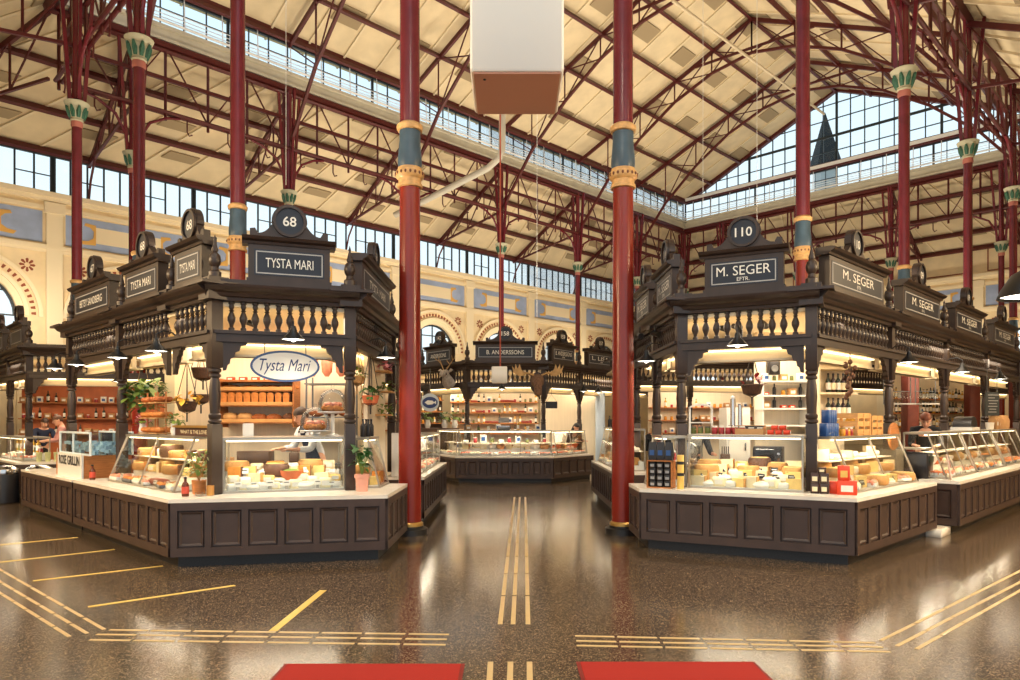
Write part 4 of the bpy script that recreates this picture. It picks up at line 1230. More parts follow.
# potted plants, bottles on the counter
def leafy(n, r, h, size, seed, mt, z0=0):
    rnd = random.Random(seed); m = MB()
    for i in range(n):
        a = rnd.uniform(0, 6.28); q = r*math.sqrt(rnd.random()); z = z0+h*rnd.random()
        c = V((q*math.cos(a), q*math.sin(a), z)); M = Matrix.Rotation(a, 3, 'Z') @ Matrix.Rotation(rnd.uniform(-.9, .9), 3, 'Y')
        s = size*rnd.uniform(.7, 1.2)
        pts = [c + M @ V(p) for p in ((0, 0, 0), (s*.4, -s*.33, .1*s), (s*.75, -s*.3, .08*s), (s*1.1, 0, -.05*s), (s*.75, s*.3, .08*s), (s*.4, s*.33, .1*s))]
        m.add(pts, [(0, 1, 2, 3, 4, 5)])
        m.add([p-V((0, 0, .003)) for p in pts], [(5, 4, 3, 2, 1, 0)])
    return m
t = thing('potted_plant', 'green leafy plant in a pink clay pot on the left marble counter', 'potted plant', (-1.88, 8.96, .8), local=True)
MB().lathe((0, 0, 0), [(.07, 0), (.085, .17), (.095, .175), (.095, .215), (.085, .22), (.08, .2)], 20).part('pot', pink_pot, t)
o = leafy(46, .09, .27, .11, 4, leaf, .3).part('foliage', leaf, t); 
m = MB()
for i in range(7):
    a = i*.9; m.path([(0, 0, .18), (.03*math.cos(a), .03*math.sin(a), .32), (.08*math.cos(a), .08*math.sin(a), .45)], .005, 5)
m.part('stem', leaf_y, t)
t = thing('potted_plant', 'pale leaved branches in a brown wooden pot on the left counter corner', 'potted plant', (-3.82, 8.66, .8), local=True)
MB().lathe((0, 0, 0), [(.075, 0), (.085, .15), (.085, .17), (.075, .165)], 18).part('pot', wood_honey, t)
leafy(50, .15, .3, .075, 9, leaf_y, .2).part('foliage', leaf_y, t)
leafy(26, .17, .3, .07, 19, leaf_w, .22).part('pale_leaf_sprays', leaf_w, t)
m = MB()
for i in range(9):
    a = i*.7; m.path([(0, 0, .14), (.05*math.cos(a), .05*math.sin(a), .3), (.16*math.cos(a), .16*math.sin(a), .45+.05*(i % 3))], .004, 5)
m.part('stem', wicker_l, t)
put('amber', mk_bottle(amber, .23, .042, lab=label_red), (-3.85, 8.36, .8), 0, 'amber bottle with red label nearest the left counter corner', 'bottle')
put('amber', None, (-6.35, 10.72, .8), 0, 'amber bottle with red label beside the white lettered stand', 'bottle')
MB().lathe((0, 0, 0), [(.04, 0), (.045, .01), (.045, .12), (.04, .12), (.04, .02)], 16).top('copper_cup', M_('copper', lin(216, 160, 92), .3, metal=.7), 'copper coloured cup on the left counter beside the branches', 'cup', loc=(-3.6, 8.47, .8))
put('dish', lambda: one('glass_dish', MB().lathe((0, 0, 0), [(.04, 0), (.055, .04), (.05, .042), (.035, .01)], 14), jar_glass), (-3.7, 8.4, .8), 0, 'small clear glass dish on the left counter corner', 'dish')
for i in range(4): goods('bottle_b', (-1.98+.05*(i % 2), 9.5+.1*i, 1.48), 0, 'left aisle end case top', 'black bottles on the aisle end case', side='from front')

# hanging planters
def mk_hang(bm, fm, fl, size=.14, seed=2, ln=.6):
    def f():
        t = root('hanging_planter')
        MB().lathe((0, 0, 0), [(.05, 0), (size*.8, .03), (size, size), (size*.95, size*1.1), (size*.9, size)], 16).part('basket', bm, t)
        m = MB()
        for i in range(4):
            a = i*PI/2+.4; m.path([(0, 0, size+ln), (size*math.cos(a), size*math.sin(a), size), (size*.7*math.cos(a), size*.7*math.sin(a), .02), (0, 0, -.02)], .006, 5)
        m.tube((0, 0, -.02), (0, 0, -.14), .012, 6); m.part('macrame_cords', cord_dark if bm is not wicker_l else rope, t)
        if fm: leafy(fl, size*1.1, size*1.1, size*.7, seed, fm, size*.9).part('foliage', fm, t)
        return t
    return f
def mk_bigplant():
    t = root('hanging_planter')
    MB().lathe((0, 0, 0), [(.06, 0), (.13, .03), (.15, .14), (.14, .15), (.12, .1)], 16).part('basket', wicker_l, t)
    leafy(150, .27, .42, .13, 7, leaf_y, .02).part('foliage', leaf_y, t)
    leafy(60, .27, .4, .13, 8, leaf, .0).part('deep_green_leaves', leaf, t)  # deeper green leaves mixed through the yellowish foliage
    MB().path([(.13, 0, .13), (0, 0, .9), (-.13, 0, .13)], .005, 5).tube((0, 0, .9), (0, 0, 1.3), .005, 5).part('hanging_cord', rope, t)
    return t
put('bigp', mk_bigplant, tuple(pix(143, 409, 11.0)), 0, 'large bushy green plant hanging over the left slanted case', 'hanging plant')
put('hp1', mk_hang(wicker, yellow_flower, 26), tuple(pix(187, 412, 10.0)), 0, 'dark hanging planter with yellow flowers in corded net, left stall', 'hanging plant')
put('hp2', mk_hang(wicker, None, 0, .16, 3, .7), tuple(pix(203, 380, 10.2)), .3, 'empty dark wicker ball basket hanging highest by the left front post', 'hanging basket')
put('hp3', mk_hang(wicker, None, 0, .13, 3, .8), tuple(pix(201, 404, 10.4)), .8, 'lower dark wicker basket hanging beside the left front post', 'hanging basket')
put('hp4', mk_hang(terracotta, leaf, 30, .13, 5, .75), tuple(pix(370.5, 405, 10.6)), 0, 'terracotta planter in dark macrame hanging beside the left aisle column', 'hanging plant')
put('hp5', mk_hang(wicker_l, leaf_y, 24, .12, 6, .5), tuple(pix(357, 385, 10.3)), .2, 'pale basket hanging beside the right post of the left stall', 'hanging plant')
for i, (px, py) in enumerate(((384, 372), (386, 392), (384, 415))):
    put('ws%d' % i, (lambda i=i: (lambda t: (MB().box((0, 0, 0), (.22, .4, .025)).part('shelf_board', wood_light, t), leafy(24, .1, .12, .09, 30+i, leaf_y if i else pink_flower, .03).part('foliage', leaf_y if i else pink_flower, t), t)[2])(root('plant_shelf'))), tuple(pix(px, py, 11.5)+V((0, 0, 0))), 0, '%s small plant shelf from the top beside the left aisle column' % ORD[i+1], 'plant shelf')

# things on the left slanted case
zt = 1.8-.8+.66-.66+.0
top = lambda x, d=.45: F2.p(x, .695, -d)
t = thing('case_sign', 'long dark wooden sign with pale lettering lying on the left slanted case', 'sign', top(2.2, .4))
G = Fr(top(2.2, .4), F2.ax)
MB().prism([(-.62, 0), (.62, 0), (.62, .11), (-.62, .11)], G, -.03, .03).part('board', M_('dark_sign_board', lin(70, 34, 20), .5), t)
MB().prism([(-.64, .11), (.64, .11), (.64, .14), (-.64, .14)], G, -.05, .06).part('gilt_edge', brass, t)
q = MB(); put_text(q, 'WHAT IS THE LOVE', G, 0, .055, .032, .07, width=.85); q.part('lettering', pale_ch, t, label='pale lettering', smooth=False)
def mk_tier():
    t = root('tiered_stand')
    for x in (-.16, .16): MB().tube((x, 0, 0), (x, 0, .62), .012, 6).part('upright', wood_honey, t)
    for z in (.02, .24, .46):
        p = MB().box((0, 0, z), (.36, .26, .015)); p.part('tray', wicker_l, t)
        m = MB(); rnd = random.Random(int(z*100))
        for i in range(8): m.ell((-.13+.09*(i % 4), -.06+.12*(i//4), z+.05), (.045, .05, .04), 8, 5)
        o = m.part('biscuits', [crust_l, crust, flour][int(z*4)], t); o['kind'] = 'stuff'
    return t
put('tier', mk_tier, top(.45), rz2, 'first tiered wicker stand on the left slanted case', 'tiered stand')
put('tier', None, top(.95, .42), rz2, 'second tiered wicker stand, beside the flower vase on the left slanted case', 'tiered stand')
def mk_vase(fm):
    def f():
        t = root('flower_vase')
        MB().lathe((0, 0, 0), [(.04, 0), (.06, .06), (.045, .14), (.05, .16), (.04, .15)], 14).part('vase', white_ceramic, t)
        leafy(30, .1, .14, .06, 12, fm, .15).part('blooms', fm, t); leafy(14, .1, .1, .08, 13, leaf_y, .12).part('foliage', leaf_y, t)
        return t
    return f
put('vase_p', mk_vase(pink_flower), top(.08), 0, 'vase of pink flowers at the far end of the left slanted case', 'flower vase')
put('vase_g', mk_vase(leaf_y), top(1.35), 0, 'white vase of green sprigs on the left slanted case', 'flower vase')
for i, k in enumerate(['jar_r', 'box_r', 'jar_r', 'cup', 'cup', 'jar_y']): goods(k, top(1.52+.12*i, .52), rz2, 'top of the left slanted case', 'small goods on the left slanted case')
# white lettered stand with ice chest on counter two
Lw = run((-3.885, 8.08), (-.716, .698), [5.3, 3.93]); G = Fr(V((Lw[0].x+.07, Lw[0].y+.08, .79)), V((Lw[1].x-Lw[0].x, Lw[1].y-Lw[0].y, 0))); Lx = (Lw[1]-Lw[0]).length
t = thing('ice_display', 'white lettered stand with an icy blue glass chest at far left', 'display case', G.p(Lx/2, 0, -.3))
MB().prism([(0, 0), (Lx, 0), (Lx, .38), (0, .38)], G, -.03, 0).part('front_panel', white_ceramic, t, smooth=False)
MB().prism([(-.3, 0), (0, 0), (0, .33), (-.3, .33)], G, -.5, -.05).part('side_crate', wood_honey, t, smooth=False)
MB().prism([(0, 0), (Lx-.004, 0), (Lx-.004, .36), (0, .36)], G, -.6, -.035).part('body', wood_honey, t, smooth=False)
q = MB(); put_text(q, 'ROSE GRILLIN', G, Lx/2, .27, .004, .2, bold=.006, width=Lx*.86); q.part('lettering', black_pack, t, label='black lettering', smooth=False)
b = MB().prism([(.05, .38), (Lx+.35, .38), (Lx+.35, .72), (.05, .72)], G, -.62, -.03); b.part('glass_chest', ice_glass, t, smooth=False)
fr = MB()
for z in (.385, .72):
    for d in (-.03, -.62): fr.beam(G.p(.04, z, d), G.p(Lx+.36, z, d), .03, .03)
for x in (.05, Lx*.6, Lx+.35):
    for d in (-.03, -.62): fr.beam(G.p(x, .38, d), G.p(x, .72, d), .025, .025)
fr.part('chest_frame', M_('pale_blue_metal', lin(214, 228, 236), .3), t, smooth=False)
m = MB(); rnd = random.Random(5)
for i in range(90): m.box(G.p(rnd.uniform(.1, Lx+.3), .4+rnd.uniform(0, .16), -rnd.uniform(.08, .58)), (.06, .06, .05), rnd.uniform(0, 3))
o = m.part('crushed_ice', M_('ice', lin(196, 220, 236), .2), t); o['kind'] = 'stuff'

# ================================================================= RIGHT FRONT STALL
F, L, rz, _ = case('steel framed glass cheese case below the number 110 sign', (2.40, 9.44), (3.64, 8.77), h=.68, depth=.66)
w3 = 'sign 110 case'
fill(F, L, rz, [
    ('front row', .11, .03, ['wedge_p', 'wheel_w', 'block_p', 'pack_w', 'wedge_y'], .125, .04, L-.04),
    ('second row', .27, .03, ['wedge_y', 'wedge_p', 'wheel_w', 'block_p'], .145, .04, L-.04),
    ('third row', .41, .06, ['wheel_y', 'wedge_p', 'wheel_w'], .17, .04, L-.04),
    ('rear row', .56, .1, ['wheel_y', 'wedge_p', 'block_y', 'wheel_d'], .21, .04, L-.04),
    ('price card row', .22, .06, ['tag_b'], .17, .06, L-.06),
    ('rear price card row', .35, .12, ['tag_b'], .2, .1, L-.06)], w3, 'cheeses in the case below sign 110')
F3, L3, rz3 = F, L, rz
F, L, rz, _ = case('slanted two pane glass case on the right stall side counter', (4.3, 8.76), (5.98, 10.36), h=.66, depth=.66, slant=.26, panes=2, shelf=.36)
w4 = 'right slanted case'
fill(F, L, rz, [
    ('front row', .14, .03, ['tray_y', 'wedge_y', 'tray_h', 'wheel_y'], .25, .05, L-.05),
    ('second row', .36, .06, ['wheel_y', 'wedge_p', 'wedge_y', 'block_p'], .21, .05, L-.05),
    ('third row', .54, .1, ['wheel_y', 'wheel_d', 'wedge_p'], .25, .05, L-.05),
    ('price card row', .08, .03, ['tag_b'], .34, .2, L-.1),
    ('shelf row', .52, .375, ['wedge_p', 'pack_w', 'wheel_w'], .26, .05, L-.05)], w4, 'cheeses in the right slanted case')
F4, L4, rz4 = F, L, rz
F, L, rz, _ = case('slanted glass case on the aisle side of the right stall counter', (1.93, 10.1), (1.94, 9.52), h=.66, depth=.44, slant=.12, shelf=.34)
fill(F, L, rz, [('front row', .12, .03, ['wedge_p', 'wheel_w', 'block_p'], .17, .04, L-.03), ('back row', .3, .05, ['wheel_y', 'wedge_y'], .24, .04, L-.03), ('shelf row', .3, .355, ['pack_w', 'jar_r'], .2, .04, L-.04)], 'right aisle side case', 'cheeses in the aisle side case')
top3 = lambda x, d=.4: F3.p(x, .715, -d)
top4 = lambda x, d=.45: F4.p(x, .695, -d)
# crate with dark packs at the left corner of the right counter
G = Fr((1.98, 9.36, .8), (.89, -.45, 0)); 
t = thing('display_crate', 'wooden box of dark packets on the left corner of the right counter', 'crate', G.o)
m = MB()
for a in ((-.17, -.155), (.155, .17)): m.prism([(a[0], 0), (a[1], 0), (a[1], .37), (a[0], .37)], G, -.2, 0)
m.prism([(-.155, 0), (.155, 0), (.155, .37), (-.155, .37)], G, -.2, -.185)
for z in (0, .355): m.prism([(-.17, z), (.17, z), (.17, z+.015), (-.17, z+.015)], G, -.2, 0)
m.part('box', wood_honey, t, smooth=False)
rzg = math.atan2(G.ax.y, G.ax.x)
for r_ in range(4):
    for c_ in range(3):
        put('dpack', mk_box(black_pack, (.085, .13, .078), grey_box, 'packet'), G.p(-.1+.1*c_, .016+.083*r_, -.09), rzg, 'dark packet, %s from left in %s row up of the wooden box' % (ORD[c_+1], ORD[r_+1]), 'packet', 'dark packets in the wooden box')
def mk_bag():
    t = root('coffee_bag')
    MB().rings([[V(p) for p in ((-.05, -.035, 0), (.05, -.035, 0), (.05, .035, 0), (-.05, .035, 0))], [V(p) for p in ((-.055, -.045, .1), (.055, -.045, .1), (.055, .045, .1), (-.055, .045, .1))], [V(p) for p in ((-.05, -.012, .2), (.05, -.012, .2), (.05, .012, .2), (-.05, .012, .2))], [V(p) for p in ((-.05, -.006, .24), (.05, -.006, .24), (.05, .006, .24), (-.05, .006, .24))]]).part('body', black_pack, t)
    MB().box((0, -.045, .1), (.06, .004, .07)).part('paper_label', blue_pack, t)
    return t
for i in range(3): put('bag', mk_bag, G.p(-.11+.11*i, .37, -.09), rzg, '%s black bag from the left on top of the wooden box of packets' % ORD[i+1], 'bag', 'black bags on the wooden box')
t = put('crisp', lambda: (lambda t: (MB().lathe((0, 0, 0), [(.042, 0), (.044, .005), (.044, .44), (.042, .445)], 18).part('roll', yellow_pack, t), MB().lathe((0, 0, 0), [(.0446, .17), (.0455, .171), (.0455, .21), (.0446, .211)], 18).lathe((0, 0, 0), [(.0446, .32), (.0455, .321), (.0455, .36), (.0446, .361)], 18).part('dark_bands', black_pack, t), t)[2])(root('crispbread_roll')), G.p(.27, 0, -.06), 0, 'tall yellow crispbread roll with dark bands beside the wooden box', 'packet')
# packs at the right corner of that counter
G = Fr((3.88, 8.58, .8), (.89, -.45, 0)); rzg = math.atan2(G.ax.y, G.ax.x)
for r_ in range(2):
    for c_ in range(2):
        put('bpack', mk_box(brown_pack, (.1, .1, .125), pale_ch, 'packet'), G.p(-.16+.106*c_, .126*r_, -.09), rzg, 'dark brown packet, %s column and %s row beside the orange cartons' % (('left', 'right')[c_], ('lower', 'upper')[r_]), 'packet', 'dark brown packets beside the orange cartons')
put('bpack', None, G.p(-.08, .252, -.09), rzg, 'dark brown packet topmost of the stack beside the orange cartons', 'packet', scale=(.9, .9, .55))
put('rbox', mk_box(red_pack, (.22, .16, .17), white_pack), G.p(.2, 0, -.1), rzg, 'large orange-red carton with white label on the right counter corner', 'carton')
put('rbox2', mk_box(red_pack, (.13, .13, .18), yellow_pack), G.p(.16, .17, -.1), rzg+.1, 'upright orange-red carton standing on the larger orange one', 'carton')
put('rbox3', mk_box(red_pack, (.1, .12, .15), None), G.p(.05, 0, -.16), rzg, 'small orange-red carton between the brown packets and large carton', 'carton')
# on the front case
for i in range(5): goods('jar_r', top3(.26+.09*i, .35), 0, 'sign 110 case top', 'jam jars on the case below sign 110')
for i in range(4): goods('jar_g', top3(.22+.1*i, .5), 0, 'sign 110 case top', 'jars on the case below sign 110')
t = thing('open_tray', 'open kraft carton tray of small packets on the case below sign 110', 'tray', top3(.72, .4), rz3, local=True)
m = MB().box((0, 0, .005), (.36, .22, .01))
for s in (-1, 1): m.box((s*.178, 0, .05), (.006, .22, .1)); m.box((0, s*.108, .04+.02*(s > 0)), (.36, .006, .07+.05*(s > 0)))
m.part('tray_box', kraft, t)
for i in range(3): goods('tag_b', top3(.62+.11*i, .4), rz3, 'kraft tray on the case', 'black price cards on the kraft tray', scale=1.3)
for r_ in range(2):
    for i in range(3-r_): goods('box_r', top3(.98+.1*i+.05*r_, .4)+V((0, 0, .062*r_)), rz3+PI/2, 'sign 110 case top, %s layer' % ('lower', 'upper')[r_], 'red cartons on the case below sign 110')
t = thing('meat_slicer', 'steel drink dispenser with a tall column on the case below sign 110', 'dispenser', tuple(top3(.5, .55)))
p = top3(.5, .6)
MB().rbox(p+V((0, 0, .06)), (.2, .2, .12), .02).part('base', chrome, t)
MB().tube(p+V((-.05, 0, .1)), p+V((-.05, 0, .48)), .035, 12).tube(p+V((.05, 0, .1)), p+V((.05, 0, .4)), .03, 12).part('columns', chrome, t)
MB().ell(p+V((-.05, 0, .5)), (.03, .03, .03), 10, 6).part('knob', white_ceramic, t)
t.name = 'drink_dispenser'
# dark equipment on the benches, seen through the glass
def mk_oven():
    t = root('black_oven')
    MB().rbox((0, 0, .17), (.4, .34, .34), .015).part('body', black_pack, t)
    MB().box((-.04, -.172, .17), (.26, .008, .22)).part('door_glass', M_('smoked_glass', lin(40, 38, 40), .1), t); MB().tube((-.16, -.19, .3), (.08, -.19, .3), .009, 6).part('handle', chrome, t)
    for z in (.08, .16, .24): MB().lathe((.15, -.172, z), [(.022, -.01), (.02, .01)], 10, M=Matrix.Rotation(PI/2, 3, 'X')).part('knob', chrome, t)
    return t
put('oven', mk_oven, (3.75, 10.22, .985), -.46, 'black oven on the steel counter behind the right stall cheese case', 'oven')
def mk_block():
    t = root('knife_block')
    MB().rbox((0, 0, .11), (.14, .2, .22), .01).part('block', wood_mid, t)
    for i in range(4): MB().box((-.045+.03*i, 0, .27), (.014, .025, .12)).part('knife_handle', black_pack, t)
    return t
put('kblock', mk_block, (-3.35, 10.95, .985), .2, 'brown knife block with black handles on the left stall bench', 'knife block')
put('kblock', None, (3.2, 10.48, .985), -.3, 'brown knife block with black handles beside the black oven', 'knife block')
def mk_slicer():
    t = root('meat_slicer')
    MB().rbox((0, 0, .06), (.4, .26, .1), .02).part('base', chrome, t); MB().lathe((.02, -.03, .24), [(.14, -.015), (.15, 0), (.14, .015)], 28, M=Matrix.Rotation(PI/2, 3, 'X')).part('blade', chrome, t)
    MB().rbox((.02, .06, .2), (.2, .12, .24), .03).part('motor_housing', tin, t); MB().tube((-.16, 0, .1), (-.16, 0, .3), .015, 8).part('handle', black_pack, t)
    return t
put('slicer', mk_slicer, (2.7, 10.72, .985), -.46, 'steel meat slicer behind the left half of the right stall case', 'slicer')
put('wbox', mk_box(wood_mid, (.5, .25, .24), None, 'wooden_box'), (-3.95, 10.95, .985), 0, 'brown wooden box on the bench behind the left stall cheese case', 'box')
# white framed cabinet at the left
G = Fr(pix(701, 432, 10.4)+V((0, 0, -.05)), (1, -.2, 0))
t = thing('glass_cabinet', 'white arched frame cabinet with jars behind the right stall case', 'cabinet', G.o)
m = MB(); W = .17
for x in (-W, W-.025): m.prism([(x, 0), (x+.025, 0), (x+.025, .42), (x, .42)], G, -.2, 0)
m.prism([(-W, 0), (W, 0), (W, .02), (-W, .02)], G, -.2, 0)
arc = [(W*math.cos(PI*i/12), .4+.07*math.sin(PI*i/12)) for i in range(13)]; arc2 = [((W-.025)*math.cos(PI*i/12), .395+.05*math.sin(PI*i/12)) for i in range(13)]
m.prism(arc+list(reversed(arc2)), G, -.2, 0); m.part('frame', white_ceramic, t, smooth=False)
MB().prism([(-W, .18), (W, .18), (W, .195), (-W, .195)], G, -.2, -.01).part('shelf', white_ceramic, t, smooth=False)
for i in range(3): goods('jar_g', G.p(-.1+.1*i, .022, -.1), 0, 'white arched cabinet', 'jars in the white arched cabinet')
bench('steel counter behind the right stall cheese case', (3.1, 10.5), (1.9, .5), -.46)
MB().slab([(2.1, 10.3), (2.65, 10.05), (2.8, 10.4), (2.25, 10.65)], 1.42, 1.455).top('service_shelf', case_metal, 'steel shelf carrying the white arched cabinet in the right stall', 'shelf')
# shelving and partition on the right of the front view
MB().slab([(3.9, 11.2), (5.2, 11.2), (5.2, 11.27), (3.9, 11.27)], 0, 3.16).top('partition', cream_panel, 'cream boarded partition behind the white shelves in the right stall', 'partition')
sh = thing('wall_shelves', 'white wall shelves of small goods behind the right stall case', 'shelf', (4.28, 11.0, 1.8))
for z in (2.3, 2.08, 1.88, 1.62): MB().box((4.25, 11.0, z), (.74, .36, .025)).part('shelf_board', white_ceramic, sh)
for x in (3.9, 4.6): MB().box((x, 11.02, 1.95), (.02, .34, .75)).part('side_panel', white_ceramic, sh)
for z, ks in ((2.313, ['box_w', 'jar_g', 'box_k', 'jar_g', 'box_w']), (2.093, ['box_r', 'bottle_b', 'jar_y', 'box_k', 'bottle_b']), (1.893, ['box_k', 'bottle_b', 'box_r', 'box_r', 'bottle_b'])):
    for i, k in enumerate(ks): goods(k, (3.97+.135*i, 10.95, z), .1, {2.313: 'top', 2.093: 'middle', 1.893: 'lower'}[z]+' white shelf, right stall', 'goods on the white shelves', scale=.75)
t = thing('loudspeaker', 'black loudspeaker on the cream wall inside the right stall', 'loudspeaker', tuple(pix(773, 367, 10.9)))
p = pix(773, 367, 10.95); MB().rbox(p, (.17, .16, .25), .012).part('housing', black_pack, t); MB().lathe(p+V((0, -.082, -.03)), [(.055, 0), (.05, .006), (.02, .002)], 16, M=Matrix.Rotation(PI/2, 3, 'X')).part('cone', tin, t)
put('hbask', mk_hang(wicker, red_jam, 16, .15, 21, .5), tuple(pix(752, 396, 10.0)), 0, 'dark hanging basket with red contents inside the right stall', 'hanging basket')
t = thing('white_cabinet', 'white cabinet door behind the hanging basket in the right stall', 'cabinet', (3.5, 11.0, 0), 0, local=True)
MB().box((0, 0, .95), (.36, .4, 1.9)).part('body', white_ceramic, t); MB().box((0, -.205, 1.3), (.3, .02, 1.0)).part('door', white_pack, t); MB().box((.1, -.22, 1.3), (.02, .02, .12)).part('handle', chrome, t)
# K2 right side: tall shelf with bottles, blue packs, crates
G = Fr((4.95, 10.75, 0), (1, .25, 0))
t = thing('tall_shelf', 'tall cream shelf unit with bottles behind the blue packets', 'shelf', G.o)
for z in (.5, 1.2, 1.72, 2.1, 2.48): MB().prism([(-.25, z), (.42, z), (.42, z+.03), (-.25, z+.03)], G, -.3, 0).part('shelf_board', cream_in, t, smooth=False)
MB().prism([(-.28, 0), (-.25, 0), (-.25, 2.9), (-.28, 2.9)], G, -.3, 0).part('side_panel', cream_in, t, smooth=False)
MB().prism([(-.28, 0), (.42, 0), (.42, 2.9), (-.28, 2.9)], G, -.33, -.3).part('back_panel', cream_panel, t, smooth=False)
for z, nm in ((2.13, 'upper'), (1.75, 'lower')):
    for i in range(5): goods('bottle_r' if i % 2 else 'bottle_g', G.p(-.02+.09*i, z, -.12), 0, nm+' board, tall cream shelf', 'bottles on the tall cream shelf')
for i in range(6): put('bluep', mk_box(blue_pack, (.062, .1, .17), None, 'packet'), top4(.06+.066*i, .42), rz4, '%s blue packet from the left in the lower row on the right case' % ORD[i+1], 'packet', 'blue packets on the right slanted case')
for i in range(4): put('bluep', None, top4(.13+.066*i, .42)+V((0, 0, .172)), rz4, '%s blue packet from the left in the upper row on the right case' % ORD[i+1], 'packet', 'blue packets on the right slanted case')
def mk_crate():
    t = root('wooden_crate'); m = MB()
    for z in (.02, .13, .24): 
        m.box((0, -.15, z+.03), (.46, .015, .07)); m.box((0, .15, z+.03), (.46, .015, .07)); m.box((-.23, 0, z+.03), (.015, .3, .07)); m.box((.23, 0, z+.03), (.015, .3, .07))
    m.part('slats', wood_light, t)
    m = MB()
    for x in (-.22, 0, .22):
        for y in (-.145, .145): m.box((x, y, .15), (.035, .035, .3))
    m.part('corner_posts', wood_light, t)
    MB().box((0, 0, .01), (.46, .3, .02)).part('base', wood_light, t)
    return t
put('wcrate', mk_crate, top4(1.05, .44), rz4, 'pale wooden slatted crate, left one on the right slanted case', 'crate')
put('wcrate', None, top4(1.6, .44), rz4, 'pale wooden slatted crate, right one on the right slanted case', 'crate', scale=.9)
for i in range(4): goods('bottle_o', top4(.9+.1*i, .44)+V((0, 0, .03)), 0, 'left wooden crate', 'bottles in the wooden crates')
for i in range(5): goods('jar_r' if i % 2 else 'jar_y', top4(.5+.085*i, .36), 0, 'top of the right slanted case', 'jars on the right slanted case')
t = thing('garlic_string', 'string of dried garlic hanging in the right stall', 'garlic string', tuple(pix(850, 362, 10.2)))
p = pix(850, 362, 10.2); MB().tube(p+V((0, 0, .6)), p, .008, 5).tube(p, p-V((0, 0, .5)), .012, 5).part('string', rope, t)
m = MB(); rnd = random.Random(9)
for i in range(18): m.ell(p+V((rnd.uniform(-.06, .06), rnd.uniform(-.06, .06), -.03*i)), (.035, .035, .04), 8, 5)
o = m.part('garlic_bulbs', rind_dark, t); o['kind'] = 'stuff'
MB().lathe((0, 0, 0), [(.2, -.02), (.21, -.01), (.21, .01), (.2, .02)], 28, M=Matrix.Rotation(PI/2, 3, 'X')).top('round_board', wood_honey, 'round wooden board standing at the end of the right slanted case', 'board', loc=tuple(F4.p(L4+.1, .66, -.35)), rz=rz4)
MB().slab([(5.98, 10.9), (6.3, 11.2), (6.1, 11.4), (5.78, 11.1)], 0, 1.25).top('work_bench', M_('grey_cupboard', lin(150, 138, 120), .5), 'grey cupboard between the two right counters under the round board', 'bench')

# ================================================================= RIGHT EDGE COUNTER
uL5 = V((.7071, .7071)); base5 = V((6.64, 10.46))
def c5(s, d=.22): return base5+uL5*s+V((-.7071, .7071))*d
F, L, rz, _ = case('first slanted glass case on the right edge counter, with blue reflections', c5(.35), c5(2.2), h=.68, depth=.6, slant=.26, panes=3, shelf=.36)
fill(F, L, rz, [('front row', .14, .03, ['tray_o', 'tray_h', 'tray_y'], .3, .05, L-.05), ('back row', .4, .05, ['tray_y', 'bowl_w', 'bowl_o'], .3, .05, L-.05), ('price card row', .06, .03, ['tag_w'], .4, .1, L-.1)], 'first right edge case', 'trays in the first right edge case')
F5, L5, rz5 = F, L, rz
F, L, rz, _ = case('second slanted glass case on the right edge counter', c5(2.35), c5(4.6), h=.68, depth=.6, slant=.26, panes=3, shelf=.36)
fill(F, L, rz, [('front row', .14, .03, ['tray_g', 'tray_h', 'tray_y'], .32, .05, L-.05), ('back row', .4, .05, ['loaf_f', 'bowl_w', 'tray_g'], .32, .05, L-.05)], 'second right edge case', 'trays in the second right edge case')
F6, L6, rz6 = F, L, rz
F, L, rz, _ = case('third slanted glass case at the right edge of the picture', c5(4.75), c5(7.2), h=.68, depth=.6, slant=.26, panes=3, shelf=.36)
fill(F, L, rz, [('front row', .14, .03, ['tray_g', 'tray_o'], .34, .05, L-.05), ('back row', .4, .05, ['loaf_f', 'loaf'], .34, .05, L-.05)], 'third right edge case', 'trays in the third right edge case')
# coffee machine and menu board at the counter's near end
t = thing('coffee_machine', 'black coffee machine at the near end of the right edge counter', 'coffee machine', (6.42, 11.1, .8), PI/4, local=True)
MB().rbox((0, 0, .2), (.3, .36, .4), .02).part('body', black_pack, t)
MB().box((0, -.19, .07), (.24, .03, .1)).part('drip_tray', chrome, t); MB().box((0, -.19, .3), (.22, .012, .1)).part('front_plate', M_('dark_green', lin(20, 40, 26), .3), t)
MB().box((0, .05, .46), (.34, .4, .03)).part('tray_top', case_metal, t)
t = thing('menu_board', 'pale pink menu board leaning at the near end of right edge counter', 'menu board', (6.72, 10.72, .8), PI/4+.3, local=True)
MB().box((0, .04, .19), (.24, .015, .38), M=Matrix.Rotation(-.15, 3, 'X')).part('panel', M_('pink_card', lin(232, 206, 190), .6), t)
MB().box((0, .028, .24), (.17, .004, .1), M=Matrix.Rotation(-.15, 3, 'X')).part('print', meat_pink, t)
F7, L7, rz7 = F, L, rz
top7 = lambda x, d=.45: F7.p(x, .715, -d); top5 = lambda x, d=.45: F5.p(x, .715, -d); top6 = lambda x, d=.45: F6.p(x, .715, -d)
t = thing('bread_box', 'black domed machine with a white rim on the right edge counter', 'machine', tuple(top6(1.2)), rz6, local=True)
arc = [(.26*math.cos(PI*i/12), .06+.2*math.sin(PI*i/12)) for i in range(13)]; GG = Fr((0, 0, 0), (1, 0, 0))
MB().prism([(.26, 0)]+arc+[(-.26, 0)], GG, -.15, .15).part('hood', black_pack, t); MB().box((0, 0, .03), (.58, .36, .06)).part('base', white_ceramic, t)
for i in range(4): goods('cup', top7(.75+.1*i), 0, 'third right edge case', 'paper cups on the right edge case', scale=1.3)
